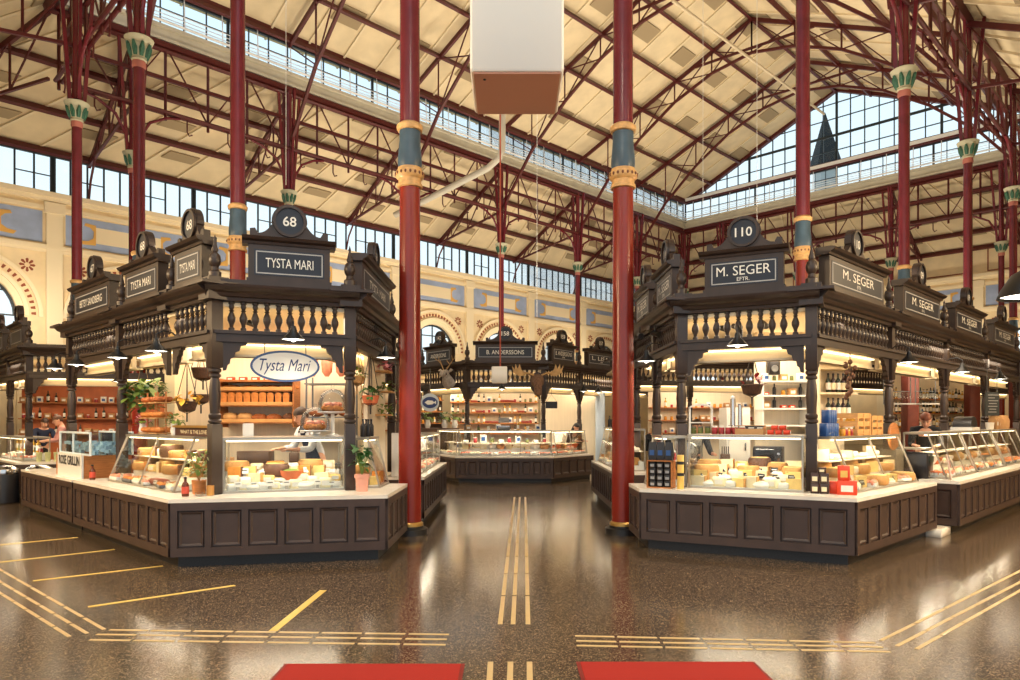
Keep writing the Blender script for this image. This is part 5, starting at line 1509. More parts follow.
def mk_paperbag():
    t = root('paper_bag')
    MB().rings([[V((x*.1, y*.07, 0)) for x, y in ((-1, -1), (1, -1), (1, 1), (-1, 1))], [V((x*.11, y*.08, .18)) for x, y in ((-1, -1), (1, -1), (1, 1), (-1, 1))], [V((x*.1, y*.03, .3)) for x, y in ((-1, -1), (1, -1), (1, 1), (-1, 1))]]).part('bag', kraft, t)
    MB().box((0, -.07, .12), (.08, .02, .08)).part('paper_label', white_pack, t)
    return t
for i in range(5): put('pbag', mk_paperbag, top7(1.25+.24*i), rz7+.2*i, '%s brown paper bag from the left on the right edge cases' % ORD[i+1], 'paper bag', 'brown paper bags on the right edge cases')
t = thing('chalk_menu', 'dark chalkboard menu with pale writing hanging at the right edge', 'chalkboard', tuple(pix(992, 404, 15)), .35, local=True)
MB().box((0, 0, 0), (.42, .02, .5)).part('slate', chalk, t)
m = MB(); rnd = random.Random(2)
for i in range(7): m.box((rnd.uniform(-.03, .03), -.012, .19-.06*i), (rnd.uniform(.18, .34), .004, .018))
m.part('chalk_writing', grey_box, t); MB().tube((-.15, 0, .25), (-.15, 0, .9), .005, 5).tube((.15, 0, .25), (.15, 0, .9), .005, 5).part('hanging_chain', tin, t)
# pillars, shelves, glass racks behind
for i, (px, Y, wd) in enumerate(((910, 17.4, .3), (972, 20, .3), (1017, 19, .28), (893, 21, .26))):
    x = unpix(px, Y); t = thing('pillar', 'terracotta painted pillar, %s of those behind the right stalls' % ORD[i+1], 'pillar', (x, Y, 0))
    MB().rbox((x, Y, 1.6), (wd, wd, 3.2), .02).part('shaft', terra_pillar, t); MB().box((x, Y, .06), (wd+.06, wd+.06, .12)).part('base', wood_dark, t)
def glassrack(label, px0, px1, py, Y, n, key):
    t = thing('glass_rack', label, 'rack', tuple(pix((px0+px1)/2, py, Y)))
    a = pix(px0, py, Y); b = pix(px1, py, Y)
    MB().beam(a, b, .3, .03).part('shelf_board', white_ceramic, t)
    MB().beam(a+V((0, .16, .3)), b+V((0, .16, .3)), .02, .02).part('rear_rail', tin, t)
    for x in (a, b): MB().tube(x+V((0, .1, 0)), x+V((0, .1, 1.2)), .012, 5).part('hanger', tin, t)
    for i in range(n): goods(key, a.lerp(b, (i+.5)/n)+V((0, 0, .016)), 0, 'glass rack, '+label.split(', ')[1], 'glassware on '+label.split(',')[0], scale=1.2)
glassrack('white hanging glass rack behind the right counters, left part', 886, 913, 404, 16.5, 9, 'glass')
glassrack('white hanging glass rack by the dark post, right part', 918, 938, 404, 16.3, 7, 'glass')

def backshelf(label, x0, x1, Y, zs, keys, per, col=None, cat='shelf', where=None, sc=1.0, dz=3.0, yaw=0):
    c = V(((x0+x1)/2, Y, 0)); t = thing('back_shelf', label, cat, c, yaw, local=True); W = x1-x0
    MB().box((0, .2, dz/2), (W, .04, dz)).part('back_panel', col or cream_panel, t)
    for z in zs: MB().box((0, .03, z), (W, .3, .03)).part('shelf_board', wood_honey, t)
    ca, sa = math.cos(yaw), math.sin(yaw)
    for j, z in enumerate(zs):
        n = int(W/per)
        for i in range(n):
            lx = -W/2+W*(i+.5)/n; k = keys[(i+j*2+random.randint(0, 1)) % len(keys)]
            goods(k, (c.x+lx*ca, c.y+lx*sa, z+.016), yaw, '%s board, %s' % (ORD[j+1], where), 'goods on the '+where, scale=sc*random.uniform(.9, 1.15))
    return t
# shelves in the stalls further back
backshelf('shelves of bottles behind the wine glasses at right', 10.2, 14.2, 20.3, [1.5, 1.9, 2.3], ['bottle_g', 'bottle_r', 'bottle_o', 'box_w'], .16, where='bottle shelves at right', yaw=.5)
backshelf('shelves behind the right stall seen under its canopy', 4.4, 8.4, 22.4, [1.3, 1.7, 2.1], ['jar_y', 'box_k', 'bottle_o', 'jar_r', 'box_w'], .2, where='shelves behind the right stall', yaw=.1)
backshelf('orange wood shelves behind the left stall', -9.0, -6.2, 21.6, [1.5, 1.95, 2.4], ['basket', 'box_k', 'jar_y', 'bottle_o'], .26, orange_wood, where='orange wood shelves', yaw=-.2)
backshelf('pale shelves behind the left stall domes', -6.0, -3.2, 20.9, [1.4, 1.8, 2.2], ['loaf', 'box_w', 'jar_g', 'jar_r'], .22, where='pale shelves behind left stall', yaw=-.1)
backshelf('shelves of goods in the far left edge stall', -13.8, -10.6, 20.2, [1.3, 1.75, 2.2], ['bottle_g', 'box_k', 'jar_r', 'box_w'], .2, orange_wood, where='far left stall shelves', yaw=.3)
backshelf('crowded back shelves of the middle stall', -2.0, .95, 23.6, [1.25, 1.6, 1.95, 2.3], ['jar_g', 'bottle_o', 'box_k', 'salami', 'jar_r', 'bottle_g', 'box_w'], .17, where='middle stall shelves')
MB().slab([(1.0, 22.9), (3.1, 23.5), (3.1, 23.58), (1.0, 22.98)], 0, 2.62).top('partition', cream_panel, 'plain cream partition in the middle stall behind the dark haired woman', 'partition')
MB().rbox((2.98, 23.3, 1.3), (.3, .2, 2.6), .02).top('door_panel', M_('pale_blue_door', lin(190, 208, 226), .5), 'pale blue narrow door at the right end of the middle stall', 'door')
MB().slab([(-9.6, 18.3), (-7.4, 18.3), (-7.4, 18.36), (-9.6, 18.36)], 1.75, 2.35).top('wall_cabinet', orange_wood, 'long orange wooden cabinet hanging in the stall behind the left stall', 'cabinet')

backshelf('crowded shelves at the left wing of the middle stall', -4.5, -2.3, 24.3, [1.2, 1.6, 2.0, 2.4], ['jar_g', 'box_k', 'bottle_g', 'basket', 'jar_y', 'bottle_o'], .2, wood_mid, where='left wing shelves', yaw=.25)
for i, (px, py) in enumerate(((428, 425), (445, 420), (455, 428))):
    put('mplant%d' % (i % 2), mk_vase(leaf if i % 2 else leaf_y), (unpix(px, 21.6), 21.5, pix(428, 428, 21.6).z), 0, '%s vase of greenery from the left on the left wing of the middle stall' % ORD[i+1], 'flower vase', scale=1.6)
MB().slab([(-2.9, 21.3), (-1.55, 21.3), (-1.55, 21.7), (-2.9, 21.7)], 0, pix(428, 428, 21.6).z).top('work_bench', wood_mid, 'brown bench with vases at the left wing of the middle stall', 'bench')
# ================================================================= MIDDLE STALL
F, L, rz, _ = case('glass case across the front of the middle stall', (-1.42, 19.55), (1.15, 19.55), z0=.715, h=.68, depth=.7, panes=3, shelf=.34, lamp=1.2)
fill(F, L, rz, [('front row', .14, .03, ['tray_h', 'tray_y', 'tray_o', 'pack_w'], .26, .05, L-.05), ('back row', .42, .08, ['wedge_p', 'tray_y', 'block_p', 'bowl_w', 'loaf_f'], .24, .05, L-.05), ('shelf row', .5, .355, ['pack_w', 'jar_r', 'box_w', 'jar_g'], .24, .05, L-.05)], 'middle stall front case', 'food in the middle stall case')
Fm, Lm = F, L
F, L, rz, _ = case('glass case on the left wing of the middle stall', (-2.15, 21.0), (-1.5, 19.75), z0=.715, h=.68, depth=.5, shelf=.34)
fill(F, L, rz, [('front row', .14, .03, ['tray_y', 'pack_w', 'tray_h'], .28, .05, L-.05), ('back row', .34, .05, ['box_w', 'pack_w'], .3, .05, L-.05)], 'middle stall left case', 'food in the middle stall left case')
F, L, rz, _ = case('slanted glass case on the right wing of the middle stall', (1.3, 19.7), (2.3, 21.0), z0=.715, h=.66, depth=.5, slant=.1, panes=2, shelf=.3)
fill(F, L, rz, [('front row', .14, .03, ['tray_o', 'tray_h', 'tray_y'], .28, .05, L-.05), ('back row', .34, .05, ['tray_o', 'bowl_o', 'loaf_f'], .28, .05, L-.05)], 'middle stall right case', 'food in the middle stall right case')
for i, k in enumerate(['box_k', 'jar_g', 'cup', 'box_w', 'jar_r', 'bottle_o', 'cup', 'box_w']): goods(k, Fm.p(.25+.28*i, .715, -.4), 0, 'top of the middle stall case', 'small goods on the middle stall case')
t = thing('scale', 'grey weighing scale on the middle stall case', 'scale', tuple(Fm.p(1.25, .715, -.35)))
p = Fm.p(1.25, .715, -.35); MB().rbox(p+V((0, 0, .05)), (.34, .3, .1), .015).part('body', tin, t); MB().box(p+V((0, 0, .11)), (.32, .28, .015)).part('plate', chrome, t); MB().box(p+V((0, .14, .28)), (.3, .04, .14)).part('display', grey_box, t)
# trophy heads on the canopy
fur = M_('brown_fur', lin(112, 84, 66), .9, var=.3, scale=20); fur_g = M_('grey_fur', lin(178, 168, 156), .9, var=.25, scale=16); antler = M_('antler_bone', lin(180, 146, 96), .6, var=.15)
def trophy(label, c, s, furm, kind, yaw):
    t = thing('mounted_head', label, 'mounted head', c, yaw, local=True); t.scale = (s, s, s)
    MB().prism(oval(.26, .36, 24), Fr((0, .12, 0), (1, 0, 0)), -.03, .03).part('shield', wood_dark, t)
    h = MB()
    if kind == 'moose':
        h.path([(0, .12, .05), (0, -.05, .06), (0, -.2, .08), (0, -.32, .05), (0, -.42, -.12), (0, -.5, -.32), (0, -.52, -.42), (0, -.5, -.47)], [.24, .23, .2, .17, .13, .13, .12, .05], 14)
    else:
        h.path([(0, .12, -.2), (0, -.02, -.12), (0, -.12, .05), (0, -.2, .18), (0, -.32, .16), (0, -.45, .08), (0, -.5, .05)], [.26, .22, .15, .14, .12, .07, .03], 14)
    h.part('head', furm, t)
    e = MB()
    for x in (-1, 1): e.path([(x*.12, -.15, .2), (x*.24, -.15, .28), (x*.32, -.16, .27)], [.035, .06, .012], 8)
    e.part('ear', furm, t)
    e = MB()
    for x in (-1, 1): e.ell((x*.13, -.3, .12), (.025, .025, .025), 8, 6)
    e.part('eye', black_pack, t)
    for x in (-1, 1):
        a = MB()
        if kind == 'moose':
            a.path([(x*.1, -.18, .22), (x*.3, -.18, .3), (x*.48, -.2, .3)], [.03, .03, .05], 8)
            pl = [(.42, .22), (.62, .2), (.8, .32), (.86, .56), (.76, .42), (.74, .62), (.66, .44), (.6, .6), (.54, .42), (.44, .34)]
            pts = [(x*p_, q_) for p_, q_ in pl]
            if x < 0: pts.reverse()
            a.prism(pts, Fr((0, -.2, 0), (1, 0, 0)), -.015, .015)
        else:
            a.path([(x*.07, -.2, .3), (x*.18, -.15, .48), (x*.3, -.15, .62), (x*.28, -.18, .8)], [.022, .02, .018, .006], 7)
            a.path([(x*.18, -.15, .48), (x*.14, -.28, .6), (x*.15, -.3, .66)], [.018, .014, .005], 6); a.path([(x*.28, -.15, .6), (x*.42, -.2, .7), (x*.44, -.2, .78)], [.016, .012, .004], 6)
        a.part('antler', antler, t)
    return t
trophy('moose head with broad antlers mounted on the middle stall canopy', (.78, 20.05, 2.78), .85, fur, 'moose', 0)
trophy('pale deer head with antlers mounted left of the middle stall sign', tuple(pix(448, 378, 20.6)), .8, fur_g, 'deer', -.5)
# blue round fish sign, hanging slate, white pendant box
p = pix(430, 402.5, 18.6); t = thing('round_sign', 'round blue and white fish sign hanging at the left of the middle stall', 'sign', p)
GG = Fr(p, (1, .1, 0))
MB().prism(oval(.24, .24, 28), GG, -.02, .02).part('rim', M_('sign_pale', lin(196, 206, 212), .5), t)
MB().prism(oval(.2, .15, 28), GG, .0, .026).part('blue_field', M_('fish_blue', lin(44, 62, 112), .5), t, smooth=False)
MB().prism([(-.14, .0), (-.06, .06), (.06, .05), (.11, .01), (.16, .05), (.16, -.05), (.11, -.01), (.06, -.05), (-.06, -.06)], GG, .026, .03).part('fish', sign_white, t, smooth=False)
MB().tube(p+V((0, 0, .23)), p+V((0, 0, .9)), .008, 5).part('hanging_rod', tin, t)
p = pix(551.5, 405, 20.4); t = thing('hanging_slate', 'small black slate hanging by a cord in the middle stall', 'chalkboard', p, -.05, local=True)
MB().box((0, 0, 0), (.34, .02, .2)).part('slate', black_pack, t); MB().path([(-.15, 0, .1), (0, 0, .3), (.15, 0, .1)], .005, 5).tube((0, 0, .3), (0, 0, .75), .005, 5).part('cord', rope, t)
p = pix(499.5, 375, 18.0); t = thing('pendant_box', 'white square box hanging on a thin rod before the middle sign', 'pendant', p, 0, local=True)
MB().rbox((0, 0, 0), (.4, .3, .42), .02).part('housing', white_ceramic, t); MB().tube((.02, 0, .2), (.02, 0, 18.0), .018, 6).part('rod', M_('orange_rod', lin(176, 78, 52), .5), t)
for i, (px, py, Y) in enumerate(((481, 385, 22.2), (492, 384, 22.2), (503, 386, 22.2), (512, 383, 22.2))):
    put('hang_pan', lambda: (lambda t: (MB().lathe((0, 0, 0), [(.1, -.12), (.17, -.05), (.18, 0), (.16, -.01)], 16).part('pan', black_pack, t), MB().path([(-.17, 0, 0), (0, 0, .2), (.17, 0, 0)], .01, 5).tube((0, 0, .2), (0, 0, .55), .008, 5).part('handle', tin, t), t)[2])(root('hanging_pan')), tuple(pix(px, py, Y)), .4*i, '%s black pan from the left hanging in the middle stall' % ORD[i+1], 'pan', 'black pans hanging in the middle stall')
MB().tube((-1.1, 22.2, 3.1), (.6, 22.2, 3.1), .015, 6).tube((-1.1, 22.2, 3.1), (-1.1, 22.2, 3.2), .01, 5).tube((.6, 22.2, 3.1), (.6, 22.2, 3.2), .01, 5).top('hanging_rail', tin, 'metal rail for hanging pans in the middle stall', 'rail')

# aisle counters behind the columns
F, L, rz, _ = case('tall glass case on the counter behind the left aisle column', (-1.5, 11.5), (-1.5, 15.0), h=.62, depth=.42, panes=3, shelf=.3)
fill(F, L, rz, [('front row', .12, .03, ['tray_y', 'pack_w', 'tray_h'], .28, .05, L-.05), ('shelf row', .28, .315, ['pack_w', 'box_w'], .3, .05, L-.05)], 'left aisle column case', 'food in the case behind the left aisle column')
MB().rbox((-1.75, 11.35, 1.15), (.3, .12, .7), .01).top('till_screen', white_ceramic, 'white upright screen housing at the end behind left aisle column', 'screen')
F, L, rz, _ = case('slanted glass case on the counter behind the right aisle column', (1.96, 15.6), (1.95, 12.5), h=.72, depth=.44, slant=.14, panes=4, shelf=.34)
fill(F, L, rz, [('front row', .12, .03, ['wedge_p', 'tray_y', 'wheel_w', 'pack_w'], .24, .05, L-.05), ('back row', .3, .05, ['wheel_y', 'wedge_y'], .28, .05, L-.05), ('shelf row', .3, .355, ['pack_w', 'wheel_w'], .3, .05, L-.05)], 'right aisle column case', 'food in the case behind the right aisle column')
for i in range(6): goods('bottle_b', (2.12, 12.9+.42*i, 1.56), 0, 'right aisle column case', 'black bottles on the case behind right column', side='from front')
# far left counter
F, L, rz, _ = case('glass case on the far left edge counter', (-12.5, 17.25), (-10.65, 15.42), h=.5, depth=.5, panes=2)
fill(F, L, rz, [('front row', .14, .03, ['tray_y', 'tray_h', 'bowl_w'], .3, .05, L-.05), ('back row', .36, .05, ['bottle_o', 'jar_g', 'bottle_o', 'jar_r'], .2, .05, L-.05)], 'far left case', 'food in the far left case')
def mk_cup2():
    t = root('drink_cup'); MB().lathe((0, 0, 0), [(.045, 0), (.06, .2), (.062, .205), (.05, .2)], 14).part('cup', leaf_w, t); MB().tube((0, 0, .1), (.02, 0, .3), .006, 5).part('straw', white_pack, t); return t
for i in range(4): put('dcup', mk_cup2, (-10.3+.16*i, 15.42+.05*i, .8), 0, '%s pale green drink cup from the left on the far left counter' % ORD[i+1], 'cup', 'pale green cups on the far left counter')
for i, (x, y) in enumerate(((-10.4, 14.5), (-9.85, 14.75))):
    t = put('bin', lambda: (lambda t: (MB().lathe((0, 0, 0), [(.24, 0), (.26, .02), (.26, .66), (.25, .68)], 24).part('body', black_pack, t), MB().lathe((0, 0, 0), [(.262, .6), (.27, .62), (.25, .7), (.15, .76), (.02, .78)], 24).part('lid', chrome, t), t)[2])(root('waste_bin')), (x, y, 0), 0, ('black waste bin with a chrome lid at the far left edge', 'black waste bin with a chrome lid just right of another, far left')[i], 'bin')

# ================================================================= LAMPS ON THE CANOPIES
def mk_lamp():
    t = root('wall_lamp')
    MB().lathe((0, 0, 0), [(.03, .18), (.04, .16), (.05, .1), (.13, .02), (.17, -.02), (.165, -.02), (.12, .015), (.04, .09)], 20).part('shade', black_metal, t)
    MB().ell((0, 0, .0), (.045, .045, .05), 10, 6).part('bulb', lamp_white, t)
    MB().lathe((0, 0, 0), [(.155, -.012), (.155, -.008), (.02, -.004)], 20).part('diffuser', lamp_white, t)
    MB().path([(0, 0, .17), (0, 0, .24), (0, .1, .3), (0, .24, .28), (0, .32, .2)], .012, 6).part('arm', black_metal, t)
    MB().box((0, .325, .2), (.05, .02, .12)).part('wall_plate', black_metal, t)
    return t
def lamp_on(P, Q, x, label, out=.33, z=2.6):
    Fq = Fr(V((P[0], P[1], 0)), V((Q[0]-P[0], Q[1]-P[1], 0))); rz = math.atan2(Fq.ax.y, Fq.ax.x)
    p = Fq.p(x, z, out); put('lamp', mk_lamp, tuple(p), rz, label, 'lamp', 'black enamel lamps on the stall canopies', scale=.85)
    SPOTS.append(p)
SPOTS = []
lamp_on(P1, P2, .9, 'black enamel lamp hanging before the balusters under the front sign 68', z=2.7)
for i, tt in enumerate((.95, 2.35, 4.2, 5.4)):
    a, b = run(P1, (-.73, .68), [tt+.3, tt]); lamp_on(a, b, .3, 'black enamel lamp on the left side of the left stall, %s from the front' % ORD[i+1])
lamp_on(P3, P4, .8, 'black enamel lamp hanging before the balusters under sign 110', z=2.68)
for i, tt in enumerate((2.7, 5.8, 8.9, 11.8)):
    a, b = run(P4, (.712, .702), [tt, tt+.3]); lamp_on(a, b, .1, 'black enamel lamp on the right side of the right stall, %s from the front' % ORD[i+1])
lamp_on((-2.08, 9.15), (-2.08, 12.4), .8, 'black enamel lamp on the aisle side of the left stall beside the column')
lamp_on((2.37, 11.4), P3, .85, 'black enamel lamp on the aisle side of the right stall beside the column')
lamp_on((-1.23, 20.3), (.96, 20.3), 1.0, 'black enamel lamp in the centre of the middle stall canopy')
lamp_on((.96, 20.3), (2.15, 21.9), 1.7, 'black enamel lamp on the right wing of the middle stall')
lamp_on((2.15, 21.9), (3.7, 23.9), .6, 'black enamel lamp at far right of the middle stall')
lamp_on((-2.75, 22.2), (-1.23, 20.3), .4, 'black enamel lamp on the left wing of the middle stall')
lamp_on(C5, (-7.9, 16.7), 1.9, 'black enamel lamp on the far left stall')
p = V((5.95, 8.0, 3.1)); t = thing('pendant_lamp', 'large black dome pendant lamp with glowing white inside at right edge', 'lamp', p, local=True)
MB().lathe((0, 0, 0), [(.06, .5), (.07, .4), (.09, .34), (.22, .26), (.32, .1), (.36, 0), (.35, 0), (.3, .1), (.2, .24), (.08, .3)], 28).part('shade', black_metal, t)
MB().lathe((0, 0, 0), [(.33, .03), (.33, .04), (.02, .05)], 24).part('diffuser', lamp_white, t)
MB().tube((0, 0, .5), (0, 0, 12.0), .012, 6).part('cord', black_metal, t)
# track spots inside the stalls
def mk_spot():
    t = root('track_spotlight')
    MB().tube((0, 0, 0), (0, 0, .12), .01, 6).part('stem', black_metal, t)
    MB().path([(0, .06, .0), (0, -.08, -.04)], [.035, .045], 12).part('head', black_metal, t)
    return t
for i, (px, Y) in enumerate(((640, 11.2), (655, 11), (724, 10.4), (736, 10.2), (764, 9.9), (865, 10.6), (878, 11.2), (900, 12.2), (930, 13.5), (945, 14.2))):
    put('spot', mk_spot, (unpix(px, Y), Y, 3.07), .6*i, '%s small black track spotlight from the left under the right stall ceiling' % ORD[i+1], 'spotlight', 'track spotlights in the right stall')
for i, (px, Y) in enumerate(((100, 12.4), (130, 11.6), (165, 10.6), (250, 9.8), (325, 10))):
    put('spot', mk_spot, (unpix(px, Y), Y, 3.07), .6*i, '%s small black track spotlight from the left under the left stall ceiling' % ORD[i+1], 'spotlight', 'track spotlights in the left stall')

# ================================================================= OVERHEAD AND FLOOR
Yb = 6.0; x0, x1 = unpix(470, Yb), unpix(564, Yb); zb = pz(71, Yb)
t = thing('hanging_box', 'large white box lantern hanging at the top centre', 'hanging box', ((x0+x1)/2, Yb+.42, zb), local=True)
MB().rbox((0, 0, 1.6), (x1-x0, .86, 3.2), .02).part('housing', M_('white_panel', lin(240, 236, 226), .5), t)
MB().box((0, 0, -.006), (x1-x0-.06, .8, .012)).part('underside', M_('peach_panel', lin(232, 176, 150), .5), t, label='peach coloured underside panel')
for x in (-.3, .3):
    for y in (-.3, .3): MB().tube((x, y, 3.2), (x, y, 13), .012, 5).part('suspension_cable', tin, t)
MB().ell((-.28, -.3, -.016), (.015, .015, .006), 8, 4).part('screw', black_pack, t)
m = MB(); pts = [pix(503, 8, 33), pix(503, 60, 33), pix(502, 150, 33), pix(499, 158, 33.2), pix(488, 168, 33.6), pix(430, 198, 36), pix(395, 215, 37)]
m.path(pts, .16, 10).top('ventilation_duct', M_('grey_duct', lin(186, 180, 166), .6), 'pale bent ventilation duct under the roof beside the hanging box', 'duct')
MB().tube(pix(672, 0, 29), pix(824, 114, 44), .07, 8).top('roof_pole', M_('cream_pole', lin(206, 190, 160), .7), 'long thin white pole running under the nave roof boards', 'pole')
for i, (px, Y, y0) in enumerate(((286, 22, 185), (537, 25, 330), (757, 24, 240), (703, 26, 205))):
    a = pix(px, y0, Y); MB().tube(a, V((a.x, a.y, 19.0)), .009, 5).top('hanging_cable', white_ceramic, 'thin white cable hanging from the roof, %s from the left' % ORD[i+1], 'cable')
t = thing('church_spire', 'dark pointed spire outside, seen through the gable glazing', 'spire', (27.7, 62, 0), local=True)
MB().lathe((0, 0, 0), [(1.5, 23.9), (.02, 28.8)], 4).part('spire', M_('spire_slate', lin(24, 30, 34), .9), t); MB().lathe((0, 0, 0), [(.9, 0), (.9, 23.9)], 4).part('tower', M_('spire_stone', lin(150, 160, 165), .8), t)

def flo(px, py):
    Y = 1198.5/(py-420.5); return V((unpix(px, Y), Y, 0))
strip_m = M_('brass_strip', lin(204, 176, 126), .35, var=.06); yel_m = M_('yellow_tape', lin(222, 190, 98), .5, var=.06)
def dash(a, b, w, label, group, cat='floor strip', m=None, name='tactile_strip'):
    a = V(a); b = V(b); L = (b-a).length; rz = math.atan2(b.y-a.y, b.x-a.x)
    mb = MB().rings([[V((sx*(L/2-k), sy*(w/2-k), z)) for sx, sy in ((-1, -1), (1, -1), (1, 1), (-1, 1))] for k, z in ((0, .0005), (0, .002), (.006, .005))])
    mb.top(name, m or strip_m, label, cat, loc=((a.x+b.x)/2, (a.y+b.y)/2, 0), rz=rz, group=group)
rowsL = [((108, 630), (451, 634.7)), ((95, 634.5), (449, 639.6)), ((88, 640), (448, 645))]
for r_, (a, b) in enumerate(rowsL):
    A, B = flo(*a), flo(*b)
    for i in range(8):
        dash(A.lerp(B, i/8+.004), A.lerp(B, (i+1)/8-.006), .032, '%s brass dash from the left in the %s row of the left crosswise floor guide' % (ORD[i+1], ('far', 'middle', 'near')[r_]), 'brass dashes of the left crosswise guide')
rowsR = [((574, 636), (877, 643)), ((575, 641), (885, 647.2)), ((575.5, 645.7), (892.6, 652))]
for r_, (a, b) in enumerate(rowsR):
    A, B = flo(*a), flo(*b)
    for i in range(7):
        dash(A.lerp(B, i/7+.004), A.lerp(B, (i+1)/7-.006), .032, '%s brass dash from the left in the %s row of the right crosswise floor guide' % (ORD[i+1], ('far', 'middle', 'near')[r_]), 'brass dashes of the right crosswise guide')
for r_, (a, b, n) in enumerate((((105, 630), (-8, 565), 7), ((88, 634), (-8, 577), 7), ((70, 637), (-8, 588), 6))):
    A, B = flo(*a), flo(*b)
    for i in range(n): dash(A.lerp(B, i/n+.005), A.lerp(B, (i+1)/n-.01), .032, '%s brass dash from the front in the %s line of the left diagonal floor guide' % (ORD[i+1], ('right', 'middle', 'left')[r_]), 'brass dashes of the left diagonal guide')
for r_, (a, b, n) in enumerate((((880, 641), (1030, 566), 6), ((896, 646.5), (1030, 577), 6), ((916, 649.5), (1030, 585), 6))):
    A, B = flo(*a), flo(*b)
    for i in range(n): dash(A.lerp(B, i/n+.004), A.lerp(B, (i+1)/n-.004), .032, '%s brass dash from the front in the %s line of the right diagonal floor guide' % (ORD[i+1], ('left', 'middle', 'right')[r_]), 'brass dashes of the right diagonal guide')
for r_, (a, b) in enumerate((((500, 625), (514.5, 497)), ((513, 625), (519.7, 497)), ((528, 625), (525.3, 497)))):
    A, B = flo(*a), flo(*b)
    for i in range(10): dash(A.lerp(B, i/10+.002), A.lerp(B, (i+1)/10-.003), .04, '%s brass strip from the front in the %s line down the central aisle' % (ORD[i+1], ('left', 'middle', 'right')[r_]), 'brass strips down the central aisle')
for i, (a, b) in enumerate((((489, 692), (490.5, 662)), ((509.5, 692), (510.5, 662)), ((530, 692), (529.5, 662)))): dash(flo(*a), flo(*b), .04, '%s short brass stub between the two red mats' % ('left', 'middle', 'right')[i], 'short brass stubs between the mats')
for i, (a, b, w_) in enumerate((((0, 545), (78, 537.5), .04), ((-6, 563), (115, 549.5), .04), ((33, 581), (163, 566), .04), ((88, 607), (235, 585.5), .045), ((273, 631), (323, 590.5), .07))):
    dash(flo(*a), flo(*b), w_, 'thin yellow line on the floor, %s from the left counter outwards' % ORD[i+1] if i < 4 else 'short broad yellow line pointing at the left stall front', 'yellow floor lines', 'floor line', yel_m, 'floor_line')
carpet = M_('red_carpet', lin(158, 24, 8), .95, var=.12, scale=180, bump=.3)
def mat_(label, x0, x1, y0, y1):
    t = thing('floor_mat', label, 'mat', ((x0+x1)/2, (y0+y1)/2, 0))
    MB().rbox(((x0+x1)/2, (y0+y1)/2, .006), (x1-x0-.05, y1-y0-.05, .012), .004).part('pile', carpet, t)
    MB().rings([[V((x, y, z)) for x, y in ((x0+k, y0+k), (x1-k, y0+k), (x1-k, y1-k), (x0+k, y1-k))] for k, z in ((0, 0), (0, .004), (.02, .008))]).part('rubber_edge', M_('maroon_rubber', lin(120, 28, 20), .7), t)
mat_('red entrance mat at the lower left of the picture', -1.57, -.315, 2.9, 4.92)
mat_('red entrance mat at the lower right of the picture', .465, 1.72, 2.9, 4.96)
# ------------------------------------------------------------------ people
skin = mat('skin', lin(222, 168, 138), .5, var=.04, scale=10)
eye_w = mat('eye', lin(40, 30, 26), .2)
lip = mat('lips', lin(172, 98, 88), .5)
def skinned(name, verts, edges, radii, m, parent, levels=2):
    me = bpy.data.meshes.new(name); me.from_pydata([tuple(v) for v in verts], edges, []); me.materials.append(m)
    o = bpy.data.objects.new(name, me); C.objects.link(o); o.parent = parent; ORG[o.name] = V((0, 0, 0))
    sk = o.modifiers.new('skin', 'SKIN'); sk.use_smooth_shade = True
    lay = me.skin_vertices[0].data if me.skin_vertices else None
    if lay is None:
        bpy.context.view_layer.objects.active = o
        return o
    for i, r in enumerate(radii): lay[i].radius = (r, r) if not isinstance(r, tuple) else r
    lay[0].use_root = True
    ss = o.modifiers.new('sub', 'SUBSURF'); ss.levels = levels; ss.render_levels = levels
    return o
class Sk:
    def __init__(s): s.v = []; s.e = []; s.r = []
    def a(s, p, r, par=None):
        s.v.append(V(p)); s.r.append(r); i = len(s.v)-1
        if par is not None: s.e.append((par, i))
        return i
    def chain(s, par, pts, rs):
        for p, r in zip(pts, rs): par = s.a(p, r, par)
        return par

def loft(name, sections, m, parent, n=18):
    """closed surface through elliptical sections: (centre, rx, ry, tilt axis vector)"""
    mb = MB(); rs = []
    for c, rx, ry, up in sections:
        c = V(c); u = V(up).normalized(); x = V((1, 0, 0)); x = (x-u*x.dot(u)).normalized(); y = u.cross(x)
        rs.append([c+x*rx*math.cos(2*PI*i/n)+y*ry*math.sin(2*PI*i/n) for i in range(n)])
    mb.rings(rs)
    return mb.part(name, m, parent)

